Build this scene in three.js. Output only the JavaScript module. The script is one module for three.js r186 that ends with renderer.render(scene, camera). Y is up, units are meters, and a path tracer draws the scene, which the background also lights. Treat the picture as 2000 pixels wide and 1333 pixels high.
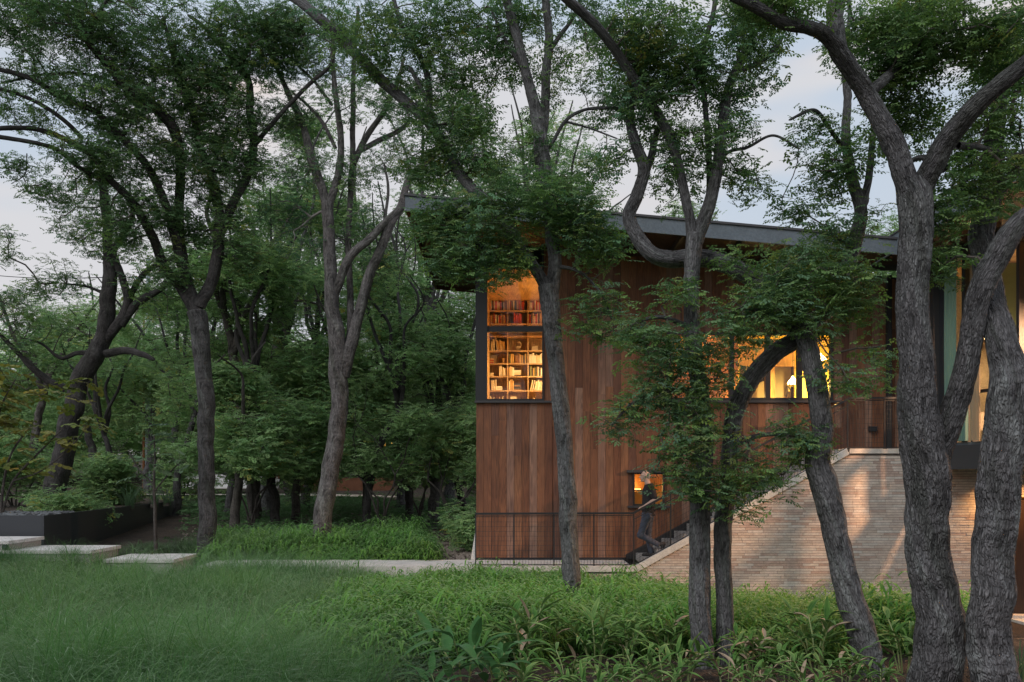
import * as THREE from 'three';
import { mergeGeometries } from 'three/addons/utils/BufferGeometryUtils.js';
import { MarchingCubes } from 'three/addons/objects/MarchingCubes.js';

// ---------------------------------------------------------------- camera, sky, sun, exposure
const W = 2000, H = 1333, F = 1700, HZ = 930, EYE = 1.9;   // lens in photo pixels: focal length, horizon row, eye height
const scene = new THREE.Scene();
const camera = new THREE.PerspectiveCamera(2 * Math.atan(H / 2 / F) * 180 / Math.PI, W / H, 0.1, 600);
camera.position.set(0, EYE, 0);
camera.lookAt(0, EYE, -10);
camera.setViewOffset(W, H, 0, H / 2 - HZ, W, H);           // a rising-front (shift) lens, so verticals stay vertical
const renderer = new THREE.WebGLRenderer({ antialias: true });
renderer.toneMapping = THREE.LinearToneMapping;
renderer.toneMappingExposure = 1.0;
renderer.shadowMap.enabled = true;

// ---------------------------------------------------------------- small tools
function rng(seed) { let a = seed >>> 0; return () => { a = (a + 0x6D2B79F5) >>> 0; let t = Math.imul(a ^ (a >>> 15), 1 | a); t = (t + Math.imul(t ^ (t >>> 7), 61 | t)) ^ t; return ((t ^ (t >>> 14)) >>> 0) / 4294967296; }; }
const V = (x, y, z) => new THREE.Vector3(x, y, z);
const PX = (px, z) => (px - 1000) * z / F, PY = (py, z) => EYE + (HZ - py) * z / F;
const at = (px, py, z) => V(PX(px, z), PY(py, z), -z);
const lerp = (a, b, t) => a + (b - a) * t, clamp = (x, a, b) => Math.min(b, Math.max(a, x));
const sst = (a, b, x) => { const t = clamp((x - a) / (b - a), 0, 1); return t * t * (3 - 2 * t); };
const hash = (x, y, s) => { let h = Math.imul(x, 374761393) + Math.imul(y, 668265263) + Math.imul(s, 1274126177); h = Math.imul(h ^ (h >>> 13), 1274126177); return ((h ^ (h >>> 16)) >>> 0) / 4294967296; };
const mod = (a, n) => ((a % n) + n) % n;
function vnoise(x, y, px, py, s) {                          // value noise that repeats after px, py cells
  const ix = Math.floor(x), iy = Math.floor(y), fx = x - ix, fy = y - iy, u = fx * fx * (3 - 2 * fx), v = fy * fy * (3 - 2 * fy);
  const h = (a, b) => hash(mod(a, px), mod(b, py), s);
  return lerp(lerp(h(ix, iy), h(ix + 1, iy), u), lerp(h(ix, iy + 1), h(ix + 1, iy + 1), u), v);
}
function fbm(x, y, px, py, s, o = 4) { let a = 0.5, r = 0, n = 0; for (let i = 0; i < o; i++) { r += a * vnoise(x, y, px, py, s + i); n += a; x *= 2; y *= 2; px *= 2; py *= 2; a *= 0.5; } return r / n; }
function worley(x, y, px, py, s) {                          // distances to the nearest and the second nearest cell point
  const ix = Math.floor(x), iy = Math.floor(y); let a = 9, b = 9, id = 0;
  for (let j = -1; j <= 1; j++) for (let i = -1; i <= 1; i++) {
    const cx = mod(ix + i, px), cy = mod(iy + j, py), dx = ix + i + 0.1 + 0.8 * hash(cx, cy, s) - x, dy = iy + j + 0.1 + 0.8 * hash(cx, cy, s + 7) - y, d = Math.hypot(dx, dy);
    if (d < a) { b = a; a = d; id = hash(cx, cy, s + 3); } else if (d < b) b = d;
  }
  return [a, b, id];
}
const names = {};
function numbered(n) { const k = names[n] = (names[n] ?? -1) + 1; return k ? n + '_' + String(k).padStart(3, '0') : n; }
function tag(o, label, category, group, kind) { o.userData.label = label; if (category) o.userData.category = category; if (group) o.userData.group = group; if (kind) o.userData.kind = kind; return o; }
function thing(name, label, category, pos = [0, 0, 0], turn = 0, group) { const o = new THREE.Group(); o.name = numbered(name); o.position.set(...pos); o.rotation.y = turn; scene.add(o); return tag(o, label, category, group); }
function part(name, geo, m, parent = scene) { const o = new THREE.Mesh(Array.isArray(geo) ? join(geo) : geo, m); o.name = parent === scene ? numbered(name) : name; o.castShadow = o.receiveShadow = true; parent.add(o); return o; }
const struct = (name, geo, m, label) => { const o = part(name, geo, m); o.userData.kind = 'structure'; if (label) o.userData.label = label; return o; };
function join(list) { return list.length === 1 ? list[0] : mergeGeometries(list.map((g) => { g = g.index ? g.toNonIndexed() : g; for (const k of Object.keys(g.attributes)) if (!['position', 'normal', 'uv'].includes(k)) g.deleteAttribute(k); return g; })); }
// a box from corner to corner; uv in metres, shifted at will
function box(x0, x1, y0, y1, z0, z1, uo = 0, vo = 0) {
  const g = new THREE.BoxGeometry(x1 - x0, y1 - y0, z1 - z0); g.translate((x0 + x1) / 2, (y0 + y1) / 2, (z0 + z1) / 2);
  const p = g.attributes.position, n = g.attributes.normal, uv = g.attributes.uv;
  for (let i = 0; i < p.count; i++) {
    const ax = Math.abs(n.getX(i)), ay = Math.abs(n.getY(i));
    uv.setXY(i, uo + (ax > 0.5 ? p.getZ(i) : p.getX(i)), vo + (ay > 0.5 ? p.getZ(i) : p.getY(i)));
  }
  return g;
}
// a straight bar of square or round section between two points
function bar(a, b, w, h = w, round = 0) {
  const L = a.distanceTo(b), g = round ? new THREE.CylinderGeometry(w / 2, w / 2, L, round) : new THREE.BoxGeometry(w, L, h);
  const up = b.clone().sub(a).normalize(), side = Math.abs(up.z) > 0.9 ? V(1, 0, 0) : V(0, 0, 1), x = up.clone().cross(side).normalize(), z = x.clone().cross(up);
  g.applyMatrix4(new THREE.Matrix4().makeBasis(x, up, z).setPosition(a.clone().add(b).multiplyScalar(0.5)));
  return g;
}

// ---------------------------------------------------------------- textures
function texture(n, m, fn, srgb = false) {                  // fn(u, v) in 0..1 gives [r, g, b] or one value, linear 0..1
  const d = new Uint8Array(n * m * 4);
  for (let y = 0; y < m; y++) for (let x = 0; x < n; x++) {
    const r = fn((x + 0.5) / n, (y + 0.5) / m), i = (y * n + x) * 4;
    for (let c = 0; c < 3; c++) { let q = clamp(Array.isArray(r) ? r[c] : r, 0, 1); if (srgb) q = q <= 0.0031308 ? 12.92 * q : 1.055 * Math.pow(q, 1 / 2.4) - 0.055; d[i + c] = Math.round(q * 255); }
    d[i + 3] = 255;
  }
  const t = new THREE.DataTexture(d, n, m); t.wrapS = t.wrapT = THREE.RepeatWrapping; t.magFilter = THREE.LinearFilter; t.minFilter = THREE.LinearMipmapLinearFilter; if (srgb) t.colorSpace = THREE.SRGBColorSpace; t.needsUpdate = true; return t;
}
const sized = (t, w, h) => { const c = t.clone(); c.repeat.set(1 / w, 1 / h); c.needsUpdate = true; return c; };
const mat = (r, g, b, rough = 0.8, extra = {}) => new THREE.MeshStandardMaterial({ color: new THREE.Color().setRGB(r, g, b), roughness: rough, ...extra });

// bark: upright plates parted by furrows
function barkHeight(u, v, pu, pv, s) {
  const wx = (fbm(u * 0.7, v * 0.5, Math.max(1, pu * 0.7), Math.max(1, pv * 0.5), s + 40, 2) - 0.5) * 0.9;
  const [a, b, id] = worley(u + wx, v, pu, pv, s), e = sst(0.02, 0.33, b - a);
  return e * (0.62 + 0.38 * id) + 0.16 * (fbm(u * 4, v * 3, pu * 4, pv * 3, s + 9, 3) - 0.5);
}
const barkFine = (u, v) => {                                // broken upright ridges over ragged plates
  const w = (fbm(u * 10, v * 6, 10, 6, 140, 4) - 0.5) * 0.035, r = 1 - Math.abs(2 * fbm((u + w) * 34, v * 7, 34, 7, 150, 3) - 1), q = 1 - Math.abs(2 * fbm((u + w) * 22, v * 16, 22, 16, 160, 3) - 1);
  const e = 0.5 + fbm(u * 5, v * 5, 5, 5, 180, 3);         // furrows deep here, shallow there
  return clamp(0.28 * barkHeight((u + w * 0.6) * 32, v * 15, 32, 15, 3) + 0.72 * (1 - e * 0.9 * Math.pow(Math.max(r, q * 0.95), 3.4)) + 0.4 * (fbm(u * 90, v * 50, 90, 50, 170, 3) - 0.5), 0, 1);
};
const barkH = texture(768, 768, (u, v) => barkFine(u, v));
const barkC = texture(768, 768, (u, v) => {
  const h = barkFine(u, v), f = fbm(u * 6, v * 6, 6, 6, 80, 5), l = sst(0.6, 0.72, fbm(u * 5, v * 5, 5, 5, 95, 5)), k = 0.16 + 1.15 * h + 0.6 * (f - 0.5);
  return [lerp(0.635 * k, 0.9, l * 0.4), lerp(0.62 * k, 0.93, l * 0.4), lerp(0.615 * k, 0.92, l * 0.4)];
}, true);
const BW = 0.8, BH = 1.3;                                  // metres that one bark tile covers
const bark = (r, g, b, bump = 0.014) => mat(r, g, b, 0.92, { vertexColors: true, map: sized(barkC, BW, BH), bumpMap: sized(barkH, BW, BH), bumpScale: bump });
const M = {};
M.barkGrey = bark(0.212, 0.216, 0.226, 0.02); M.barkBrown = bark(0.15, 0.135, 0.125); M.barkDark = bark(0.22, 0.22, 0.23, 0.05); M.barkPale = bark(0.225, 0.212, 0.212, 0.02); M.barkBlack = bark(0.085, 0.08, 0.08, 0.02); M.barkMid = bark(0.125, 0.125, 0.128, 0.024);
M.twig = mat(0.085, 0.075, 0.066, 0.95); M.twigGrey = mat(0.2, 0.19, 0.18, 0.95);

// boards: eight boards across the tile, each with its own rings
const grainF = (u, v) => {
  const k = Math.floor(u * 8), x = u * 8 - k - 0.5 + (hash(k, 1, 5) - 0.5) * 0.7, s = hash(k, 2, 5);
  const ring = Math.sin((x * x * (6 + 8 * s) + v * (3 + 3 * Math.floor(s * 3)) * (s > 0.5 ? 1 : -1) + 1.1 * fbm(u * 24, v * 6, 24, 6, 11, 3)) * Math.PI * 2);
  return [ring, fbm(u * 160, v * 10, 160, 10, 21, 3), fbm(u * 8, v * 5, 8, 5, 31, 4)];
};
const woodC = texture(512, 1024, (u, v) => { const [r, f, l] = grainF(u, v), k = 0.62 + 0.12 * r + 0.4 * (f - 0.5) + 0.6 * (l - 0.5), g = 0.55 * sst(0.5, 0.68, fbm(u * 40, v * 3, 40, 3, 41, 4)); return [lerp(k, 0.6, g * 0.5), lerp(k * (0.93 + 0.1 * (l - 0.5)), 0.66, g * 0.55), lerp(k * 0.9, 0.72, g * 0.5)]; }, true);
const woodB = texture(512, 1024, (u, v) => { const [r, f] = grainF(u, v); return 0.5 + 0.15 * r + 0.6 * (f - 0.5); });
const wood = (r, g, b, rough = 0.62) => mat(r, g, b, rough, { map: sized(woodC, 1.36, 2.2), bumpMap: sized(woodB, 1.36, 2.2), bumpScale: 0.0022 });
M.boards = [[0.267, 0.116, 0.057], [0.221, 0.092, 0.045], [0.313, 0.146, 0.073], [0.184, 0.073, 0.037], [0.335, 0.200, 0.145], [0.248, 0.104, 0.051], [0.322, 0.187, 0.134], [0.193, 0.088, 0.055]].map((c) => wood(...c));
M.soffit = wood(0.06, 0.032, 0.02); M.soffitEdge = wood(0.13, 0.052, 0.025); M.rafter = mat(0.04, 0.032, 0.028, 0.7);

const blot = texture(512, 512, (u, v) => { const f = fbm(u * 8, v * 8, 8, 8, 51, 6), g = fbm(u * 90, v * 90, 90, 90, 61, 2); const k = 0.76 + 0.34 * (f - 0.5) + 0.3 * (g - 0.5); return [k, k * 0.99, k * 0.97]; }, true);
const grit = texture(512, 512, (u, v) => 0.5 * fbm(u * 16, v * 16, 16, 16, 71, 4) + 0.5 * fbm(u * 128, v * 128, 128, 128, 75, 2));
const stone = (r, g, b, s = 1.6, bump = 0.003, rough = 0.88) => mat(r, g, b, rough, { map: sized(blot, s, s), bumpMap: sized(grit, s / 2, s / 2), bumpScale: bump });
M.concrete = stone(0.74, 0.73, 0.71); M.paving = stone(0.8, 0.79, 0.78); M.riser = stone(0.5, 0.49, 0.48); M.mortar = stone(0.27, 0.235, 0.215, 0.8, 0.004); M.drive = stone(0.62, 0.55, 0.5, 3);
M.bricks = [[0.747, 0.654, 0.589], [0.687, 0.594, 0.529], [0.792, 0.713, 0.655], [0.656, 0.584, 0.541], [0.743, 0.700, 0.657], [0.619, 0.489, 0.432], [0.786, 0.750, 0.714], [0.695, 0.623, 0.572]].map((c) => stone(...c, 0.7, 0.006, 0.93));
const soilC = texture(512, 512, (u, v) => { const [a, b, id] = worley(u * 46, v * 46, 46, 46, 91), f = fbm(u * 5, v * 5, 5, 5, 97, 4), k = (0.35 + 0.65 * id) * (0.5 + f); return [k * 0.75, k * 0.58, k * 0.46]; }, true);
const soilB = texture(512, 512, (u, v) => { const [a, b, id] = worley(u * 46, v * 46, 46, 46, 91); return sst(0, 0.4, b - a) * (0.4 + 0.6 * id); });
M.soil = mat(0.11, 0.095, 0.085, 0.95, { map: sized(soilC, 1.5, 1.5), bumpMap: sized(soilB, 1.5, 1.5), bumpScale: 0.02 });
M.black = mat(0.018, 0.02, 0.024, 0.45); M.blackMatt = mat(0.022, 0.022, 0.024, 0.7); M.steel = mat(0.03, 0.035, 0.042, 0.5, { bumpMap: sized(grit, 2, 2), bumpScale: 0.0015 });
M.fascia = mat(0.155, 0.195, 0.235, 0.6, { map: sized(blot, 2.5, 2.5) }); M.drip = mat(0.05, 0.05, 0.055, 0.5); M.roofing = stone(0.1, 0.1, 0.105);
M.glass = new THREE.MeshPhysicalMaterial({ color: 0xffffff, roughness: 0, transmission: 1, thickness: 0, ior: 1.5 });
M.plaster = stone(0.75, 0.7, 0.6, 2, 0.001); M.rust = stone(0.2, 0.085, 0.045, 1.4);
M.caseWood = wood(0.72, 0.5, 0.3, 0.55); M.caseBack = wood(0.5, 0.34, 0.19, 0.6);
const glow = (r, g, b, k) => new THREE.MeshStandardMaterial({ color: new THREE.Color().setRGB(0.8, 0.75, 0.6), emissive: new THREE.Color().setRGB(r, g, b), emissiveIntensity: k, roughness: 0.6 });
// leaves: light comes through them
const leafM = (r, g, b, t = 0.45) => new THREE.MeshPhysicalMaterial({ color: new THREE.Color().setRGB(r, g, b), roughness: 1, transmission: t, thickness: 0, side: THREE.DoubleSide, specularIntensity: 0.5 });

// ---------------------------------------------------------------- sky and sun
{
  const n = 1024, m = 512, d = new Float32Array(n * m * 4);
  for (let y = 0; y < m; y++) for (let x = 0; x < n; x++) {
    const el = ((y + 0.5) / m - 0.5) * Math.PI, az = (x + 0.5) / n, i = (y * n + x) * 4, up = Math.max(0, Math.sin(el));
    const c1 = fbm(az * 12, el * 9 + 20, 12, 4096, 301, 6), c2 = fbm(az * 10 + 3, el * 8 + 40, 10, 4096, 331, 5), cl = sst(0.47, 0.58, c1), pk = sst(0.44, 0.58, c2) * (1 - 0.75 * up);
    const lo = sst(0.02, 0.3, up), base = [lerp(0.7, lerp(0.6, 0.48, up), lo), lerp(0.66, lerp(0.67, 0.585, up), lo), lerp(0.67, lerp(0.75, 0.75, up), lo)], grey = [0.72, 0.71, 0.73], peach = [0.98, 0.74, 0.6];
    for (let k = 0; k < 3; k++) { const q = lerp(base[k], lerp(grey[k], peach[k], pk), cl * 0.85); d[i + k] = el > 0 ? q : 0.16 * [0.9, 1, 0.8][k]; }
    d[i + 3] = 1;
  }
  const t = new THREE.DataTexture(d, n, m, THREE.RGBAFormat, THREE.FloatType); t.mapping = THREE.EquirectangularReflectionMapping; t.magFilter = t.minFilter = THREE.LinearFilter; t.needsUpdate = true;
  scene.background = scene.environment = t;
}
const sun = new THREE.DirectionalLight(new THREE.Color(1, 0.965, 0.93), 1.35);      // the sun is down: what is left is a broad, weak glow of the western sky
sun.position.set(-26, 34, 34); sun.castShadow = true; sun.shadow.radius = 60;
Object.assign(sun.shadow.camera, { left: -40, right: 40, top: 40, bottom: -40, near: 1, far: 150 });
scene.add(sun);

// ---------------------------------------------------------------- ground
const ZR = 18.3, ZW = 19.7;                                 // distance of the railing and of the timber wall
function groundY(x, z) {                                    // z: metres in front of the camera
  const r = sst(0.5, 6.5, x), near = -0.2 + 0.12 * sst(3, 8, x), wall = lerp(-0.5, -1.12, r);
  let y = lerp(near, wall, sst(9.5, 17.2, z));
  if (x < 3) y = lerp(y, -0.07 + 0.05 * (z - 20), sst(19.3, 20.6, z) * (1 - sst(0, 3, x)));
  if (x < -3.5) y += (0.2 * sst(-3.6, -4.6, x) + 0.4 * sst(-6, -9.5, x)) * sst(13.5, 17.3, z) * (1 - sst(19.5, 20.5, z));
  if (z > 40) y = Math.min(y, 0.95 + 0.028 * (z - 40));
  return y + 0.05 * (fbm(x * 0.9 + 50, z * 0.9, 4096, 4096, 401, 3) - 0.5);
}
{
  const zs = [], xs = []; for (let i = 0; i <= 110; i++) { zs.push(-8 + 38 * Math.pow(i / 110, 1)); }
  for (let i = 1; i <= 50; i++) zs.push(30 + 470 * Math.pow(i / 50, 2.2));
  for (let i = -90; i <= 90; i++) xs.push(Math.sign(i) * (Math.abs(i) * 0.18 + 480 * Math.pow(Math.abs(i) / 90, 6)));
  const p = [], uv = [], ix = [], n = xs.length;
  zs.forEach((z) => xs.forEach((x) => { p.push(x, groundY(x, z), -z); uv.push(x, z); }));
  for (let j = 0; j < zs.length - 1; j++) for (let i = 0; i < n - 1; i++) { const a = j * n + i; ix.push(a, a + 1, a + n, a + 1, a + n + 1, a + n); }
  const g = new THREE.BufferGeometry(); g.setAttribute('position', new THREE.Float32BufferAttribute(p, 3)); g.setAttribute('uv', new THREE.Float32BufferAttribute(uv, 2)); g.setIndex(ix); g.computeVertexNormals();
  struct('ground', g, M.soil, 'dark mulch and soil ground under the grasses and trees');
}
// the path, the three slabs that step up to the left
struct('path', [box(-6.62, -0.81, -0.5, 0, -ZW, -18.24), box(-0.806, 2.52, -0.14, 0, -ZW + 0.004, -18.44)], M.paving, 'pale concrete path running along the foot of the timber house');
{
  const slab = (name, label, x0, x1, y, z0 = 18.3, z1 = 19.7) => {
    const t = thing(name, label, 'step', [(x0 + x1) / 2, y, -(z0 + z1) / 2], 0);
    const hx = (x1 - x0) / 2, hz = (z1 - z0) / 2;
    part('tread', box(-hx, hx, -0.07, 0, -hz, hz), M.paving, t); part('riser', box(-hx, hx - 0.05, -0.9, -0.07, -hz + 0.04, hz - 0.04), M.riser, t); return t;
  };
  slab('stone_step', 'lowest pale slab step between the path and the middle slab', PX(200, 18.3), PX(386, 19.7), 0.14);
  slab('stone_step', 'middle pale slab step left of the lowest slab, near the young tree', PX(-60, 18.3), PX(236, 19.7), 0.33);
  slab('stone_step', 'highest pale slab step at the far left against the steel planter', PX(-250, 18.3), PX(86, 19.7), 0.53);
  // pathway light let into the riser of the highest slab
  const t = thing('step_light', 'small round black light let into the riser of the highest slab', 'light', [PX(40, 18.9), 0.4, -18.31]);
  part('housing', new THREE.CylinderGeometry(0.055, 0.06, 0.06, 20).rotateX(Math.PI / 2), M.black, t); part('lens', new THREE.CylinderGeometry(0.038, 0.038, 0.012, 20).rotateX(Math.PI / 2).translate(0, 0, 0.034), M.steel, t);
}
// steel planter
{
  const a = V(-16, 0, -19.95), b = V(PX(85, 19.95), 0, -19.95), c = V(PX(345, 32), 0, -32), t = thing('steel_planter', 'long dark steel planter with an angled side behind the slab steps', 'planter');
  part('front_panel', box(a.x, b.x, -0.2, 0.99, -20.0, -19.95), M.steel, t);
  const L = b.distanceTo(c), g = box(0, L, -0.2, 0.985, -0.05, 0); g.rotateY(Math.atan2(-(c.z - b.z), c.x - b.x)); g.translate(b.x, 0, b.z - 0.002);
  part('side_panel', g, M.steel, t);
  const s = new THREE.Shape([[a.x, 19.98], [b.x - 0.05, 19.98], [c.x - 0.05, 32], [c.x - 6, 46], [-46, 46], [-46, 19.98]].map((q) => new THREE.Vector2(...q)));
  const e = new THREE.ExtrudeGeometry(s, { depth: 0.1, bevelEnabled: false, curveSegments: 1 }); e.rotateX(-Math.PI / 2); e.translate(0, 0.8, 0);
  { const p = e.attributes.position, q = e.attributes.uv; for (let i = 0; i < p.count; i++) q.setXY(i, p.getX(i), p.getZ(i)); }
  part('soil', e, M.soil, t);
}
// slate chips lying in the planter: nobody could count them
{
  const R = rng(77), g = new THREE.DodecahedronGeometry(0.07, 0); g.scale(1.3, 0.28, 0.9);
  const m = new THREE.InstancedMesh(g, stone(0.17, 0.19, 0.21, 0.6), 900), q = new THREE.Matrix4(), e = new THREE.Euler();
  for (let i = 0; i < 900; i++) { const z = 20.1 + 2.4 * R(), x = lerp(-15, PX(85, 19.95) - 0.2 - (z - 19.95) * 0.13, R()); q.makeRotationFromEuler(e.set((R() - 0.5) * 0.9, R() * 6, (R() - 0.5) * 0.9)); q.setPosition(x, 0.92 + 0.06 * R(), -z); m.setMatrixAt(i, q); }
  m.name = 'slate_chips'; tag(m, 'dark slate chips covering the soil at the front of the steel planter', 'gravel', null, 'stuff'); scene.add(m);
}
// leaf litter and pale stones behind the path
{
  const R = rng(78), g = new THREE.DodecahedronGeometry(0.05, 0); g.scale(1.3, 0.6, 1);
  const m = new THREE.InstancedMesh(g, stone(0.3, 0.25, 0.22, 0.6), 1500), q = new THREE.Matrix4(), e = new THREE.Euler();
  for (let i = 0; i < 1500; i++) { const z = i < 900 ? 19.9 + 3.4 * R() : 22.5 + 11 * R(), x = i < 900 ? PX(lerp(800, 935, R()), z) : PX(lerp(350, 930, R()), z), s = (i < 900 ? 0.5 : 0.35) + 0.6 * R(); q.makeRotationFromEuler(e.set(R(), R() * 6, R())); q.scale(V(s, s, s)); q.setPosition(x, groundY(x, z) + 0.01, -z); m.setMatrixAt(i, q); }
  m.name = 'river_stones'; tag(m, 'pale stones and litter scattered on the soil left of the house corner', 'stones', null, 'stuff'); scene.add(m);
}

// ---------------------------------------------------------------- the timber house
const ROOF0 = 7.57, SL = 0.0896, RX0 = -2.15, RX1 = 7.75, RZ0 = 17.5, RZ1 = 24.4;
const roofTop = (x) => ROOF0 - SL * (x - RX0);
const house = thing('timber_house', 'timber clad house with lit windows and a low sloping roof behind the trees', 'house');
const HX0 = PX(930, ZW), HX1 = 9.06;
const opens = [                                             // openings in the front wall: [x0, x1, y0, y1]
  [PX(934, ZW), PX(1062, ZW), PY(783, ZW), PY(486, ZW)],
  [PX(1302, ZW), PX(1626, ZW), PY(783, ZW), PY(650, ZW)],
  [PX(1236, ZW), PX(1297, ZW), PY(988, ZW), PY(924, ZW)],
];
{
  const R = rng(5), wall = [], xs = [HX0, HX1, ...opens.flatMap((o) => [o[0], o[1]])].sort((a, b) => a - b);
  for (let i = 0; i < xs.length - 1; i++) {                 // the wall behind the boards, cut at the openings
    const xm = (xs[i] + xs[i + 1]) / 2, os = opens.filter((o) => xm > o[0] && xm < o[1]).sort((a, b) => a[2] - b[2]); let y = -0.3;
    for (const o of os) { wall.push(box(xs[i], xs[i + 1], y, o[2], -ZW - 0.16, -ZW - 0.026)); y = o[3]; }
    const g = box(xs[i], xs[i + 1], y, 0, -ZW - 0.16, -ZW - 0.026), p = g.attributes.position;
    for (let k = 0; k < p.count; k++) if (Math.abs(p.getY(k)) < 1e-6) p.setY(k, roofTop(p.getX(k)) - 0.2);
    wall.push(g);
  }
  const w = part('wall', wall, M.blackMatt, house);
  const BWID = 0.1725; let k = 0;
  for (let x = HX0; x < HX1 - 0.02; x += BWID, k++) {
    const x0 = x + 0.002, x1 = Math.min(x + BWID - 0.003, HX1), top = roofTop((x0 + x1) / 2) - 0.25, low = x < PX(1066, ZW);
    let y = 0.05; const cuts = [];
    const fixed = low ? [PY(786, ZW)] : [];
    while (y < top) { let n = y + 2.1 + 2.6 * R(); if (fixed.length && n > fixed[0]) n = fixed.shift(); if (top - n < 0.5) n = top; n = Math.min(n, top); cuts.push([y, n]); y = n; }
    for (const [b0, b1] of cuts) {
      const m = M.boards[Math.floor(R() * 8) % 8], uo = R() * 8, vo = R() * 9, lift = 0.003 * R() + (low && b1 < PY(784, ZW) ? 0.03 : 0), h = 0.0012;
      const ys = [b0, b1, ...opens.filter((o) => o[0] < x1 && o[1] > x0).flatMap((o) => [o[2], o[3]])].filter((q) => q >= b0 && q <= b1).sort((p, q) => p - q), geos = [];
      for (let i = 0; i < ys.length - 1; i++) {
        if (ys[i + 1] - ys[i] < 0.01) continue;
        const ym = (ys[i] + ys[i + 1]) / 2; let spans = [[x0, x1]];
        for (const o of opens) if (ym > o[2] && ym < o[3]) spans = spans.flatMap(([p, q]) => [[p, Math.min(q, o[0])], [Math.max(p, o[1]), q]].filter(([s, e]) => e - s > 0.01));
        for (const [p, q] of spans) geos.push(box(p, q, ys[i] + (ys[i] === b0 ? h : 0), ys[i + 1] - (ys[i + 1] === b1 ? h : 0), -ZW - 0.022, -ZW + lift, uo - p + HX0, vo));
      }
      for (const g of geos) part('board', g, m, w);
    }
  }
  part('skirting', box(HX0, 2.55, 0.004, 0.048, -ZW - 0.02, -ZW + 0.012), M.blackMatt, house);
  // other walls of the shell
  part('end_wall', box(HX0, HX0 + 0.14, -0.3, 7.1, -RZ1 + 0.5, -ZW - 0.164), M.boards[3], house);
  part('back_wall', box(HX0 + 0.142, HX1, -0.3, 6.3, -RZ1 + 0.5, -RZ1 + 0.64), M.boards[3], house);
  const wedge = new THREE.Shape([[-0.12, 0], [0, 0], [0, 0.75]].map((q) => new THREE.Vector2(...q)));
  const wg = new THREE.ExtrudeGeometry(wedge, { depth: 3, bevelEnabled: false }); wg.translate(HX0 - 0.004, 0.004, -ZW - 3);
  part('concrete_base', wg, M.concrete, house);
  // roof
  const shear = (g, lift = 0) => { const p = g.attributes.position; for (let i = 0; i < p.count; i++) p.setY(i, p.getY(i) + roofTop(p.getX(i)) + lift - 0.02 * Math.max(0, -p.getZ(i) - RZ0) * 0.8); g.computeVertexNormals(); return g; };
  const roof = part('roof', shear(new THREE.BoxGeometry(RX1 - RX0 - 0.1, 0.16, RZ1 - RZ0 - 0.1).toNonIndexed().translate((RX0 + RX1) / 2, -0.1, -(RZ0 + RZ1) / 2)), M.roofing, house);
  part('fascia', shear(box(RX0, RX1, -0.33, -0.035, -RZ0 - 0.045, -RZ0)), M.fascia, roof);
  part('drip_edge', shear(box(RX0 - 0.02, RX1, -0.033, 0.012, -RZ0 - 0.06, -RZ0 + 0.035)), M.drip, roof);
  part('fascia', shear(box(RX0, RX0 + 0.045, -0.33, -0.035, -RZ1, -RZ0 - 0.048)), M.soffitEdge, roof);
  part('drip_edge', shear(box(RX0 - 0.03, RX0 + 0.05, -0.033, 0.01, -RZ1, -RZ0 - 0.062)), M.drip, roof);
  part('fascia', shear(box(RX0 + 0.048, RX1, -0.33, -0.035, -RZ1, -RZ1 + 0.045)), M.soffitEdge, roof);
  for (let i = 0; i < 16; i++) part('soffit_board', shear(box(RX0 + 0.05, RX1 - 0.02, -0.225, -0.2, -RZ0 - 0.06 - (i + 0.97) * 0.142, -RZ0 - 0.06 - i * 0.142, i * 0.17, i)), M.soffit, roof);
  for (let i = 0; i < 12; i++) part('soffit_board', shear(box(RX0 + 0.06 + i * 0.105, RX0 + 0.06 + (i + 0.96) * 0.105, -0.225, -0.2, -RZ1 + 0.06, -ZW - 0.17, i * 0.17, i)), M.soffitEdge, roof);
  for (let x = RX0 + 0.7; x < RX1; x += 1.22) part('rafter', shear(box(x, x + 0.07, -0.34, -0.226, -ZW + 0.03, -RZ0 - 0.06)), M.rafter, roof);
}
// windows of the front wall
function windowPart(o, name, mullions, bars, fw, sillOut) {
  const [x0, x1, y0, y1] = o, z = -ZW - 0.06, f = [], w = new THREE.Group(); w.name = name; house.add(w);
  f.push(box(x0, x0 + fw, y0, y1, z, z + 0.12), box(x1 - fw, x1, y0, y1, z, z + 0.12), box(x0 + fw, x1 - fw, y0, y0 + fw, z + 0.003, z + 0.118), box(x0 + fw, x1 - fw, y1 - fw, y1, z + 0.003, z + 0.118));
  part('frame', f, M.black, w);
  const xs = [x0 + fw, ...mullions.flatMap(([a, b]) => [a, b]), x1 - fw], ys = [y0 + fw, ...bars.flatMap(([a, b]) => [a, b]), y1 - fw];
  mullions.forEach(([a, b]) => part('mullion', box(a, b, y0 + fw, y1 - fw, z + 0.006, z + 0.115), M.black, w));
  bars.forEach(([a, b]) => part('mullion', box(x0 + fw, x1 - fw, a, b, z + 0.008, z + 0.113), M.black, w));
  for (let i = 0; i < xs.length; i += 2) for (let j = 0; j < ys.length; j += 2) part('pane', new THREE.PlaneGeometry(xs[i + 1] - xs[i], ys[j + 1] - ys[j]).translate((xs[i] + xs[i + 1]) / 2, (ys[j] + ys[j + 1]) / 2, z + 0.05), M.glass, w);
  if (sillOut) part('sill', box(x0 - sillOut, x1 + sillOut, y0 - 0.05, y0 - 0.004, z + 0.05, z + 0.15), M.drip, w);
  return w;
}
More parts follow.
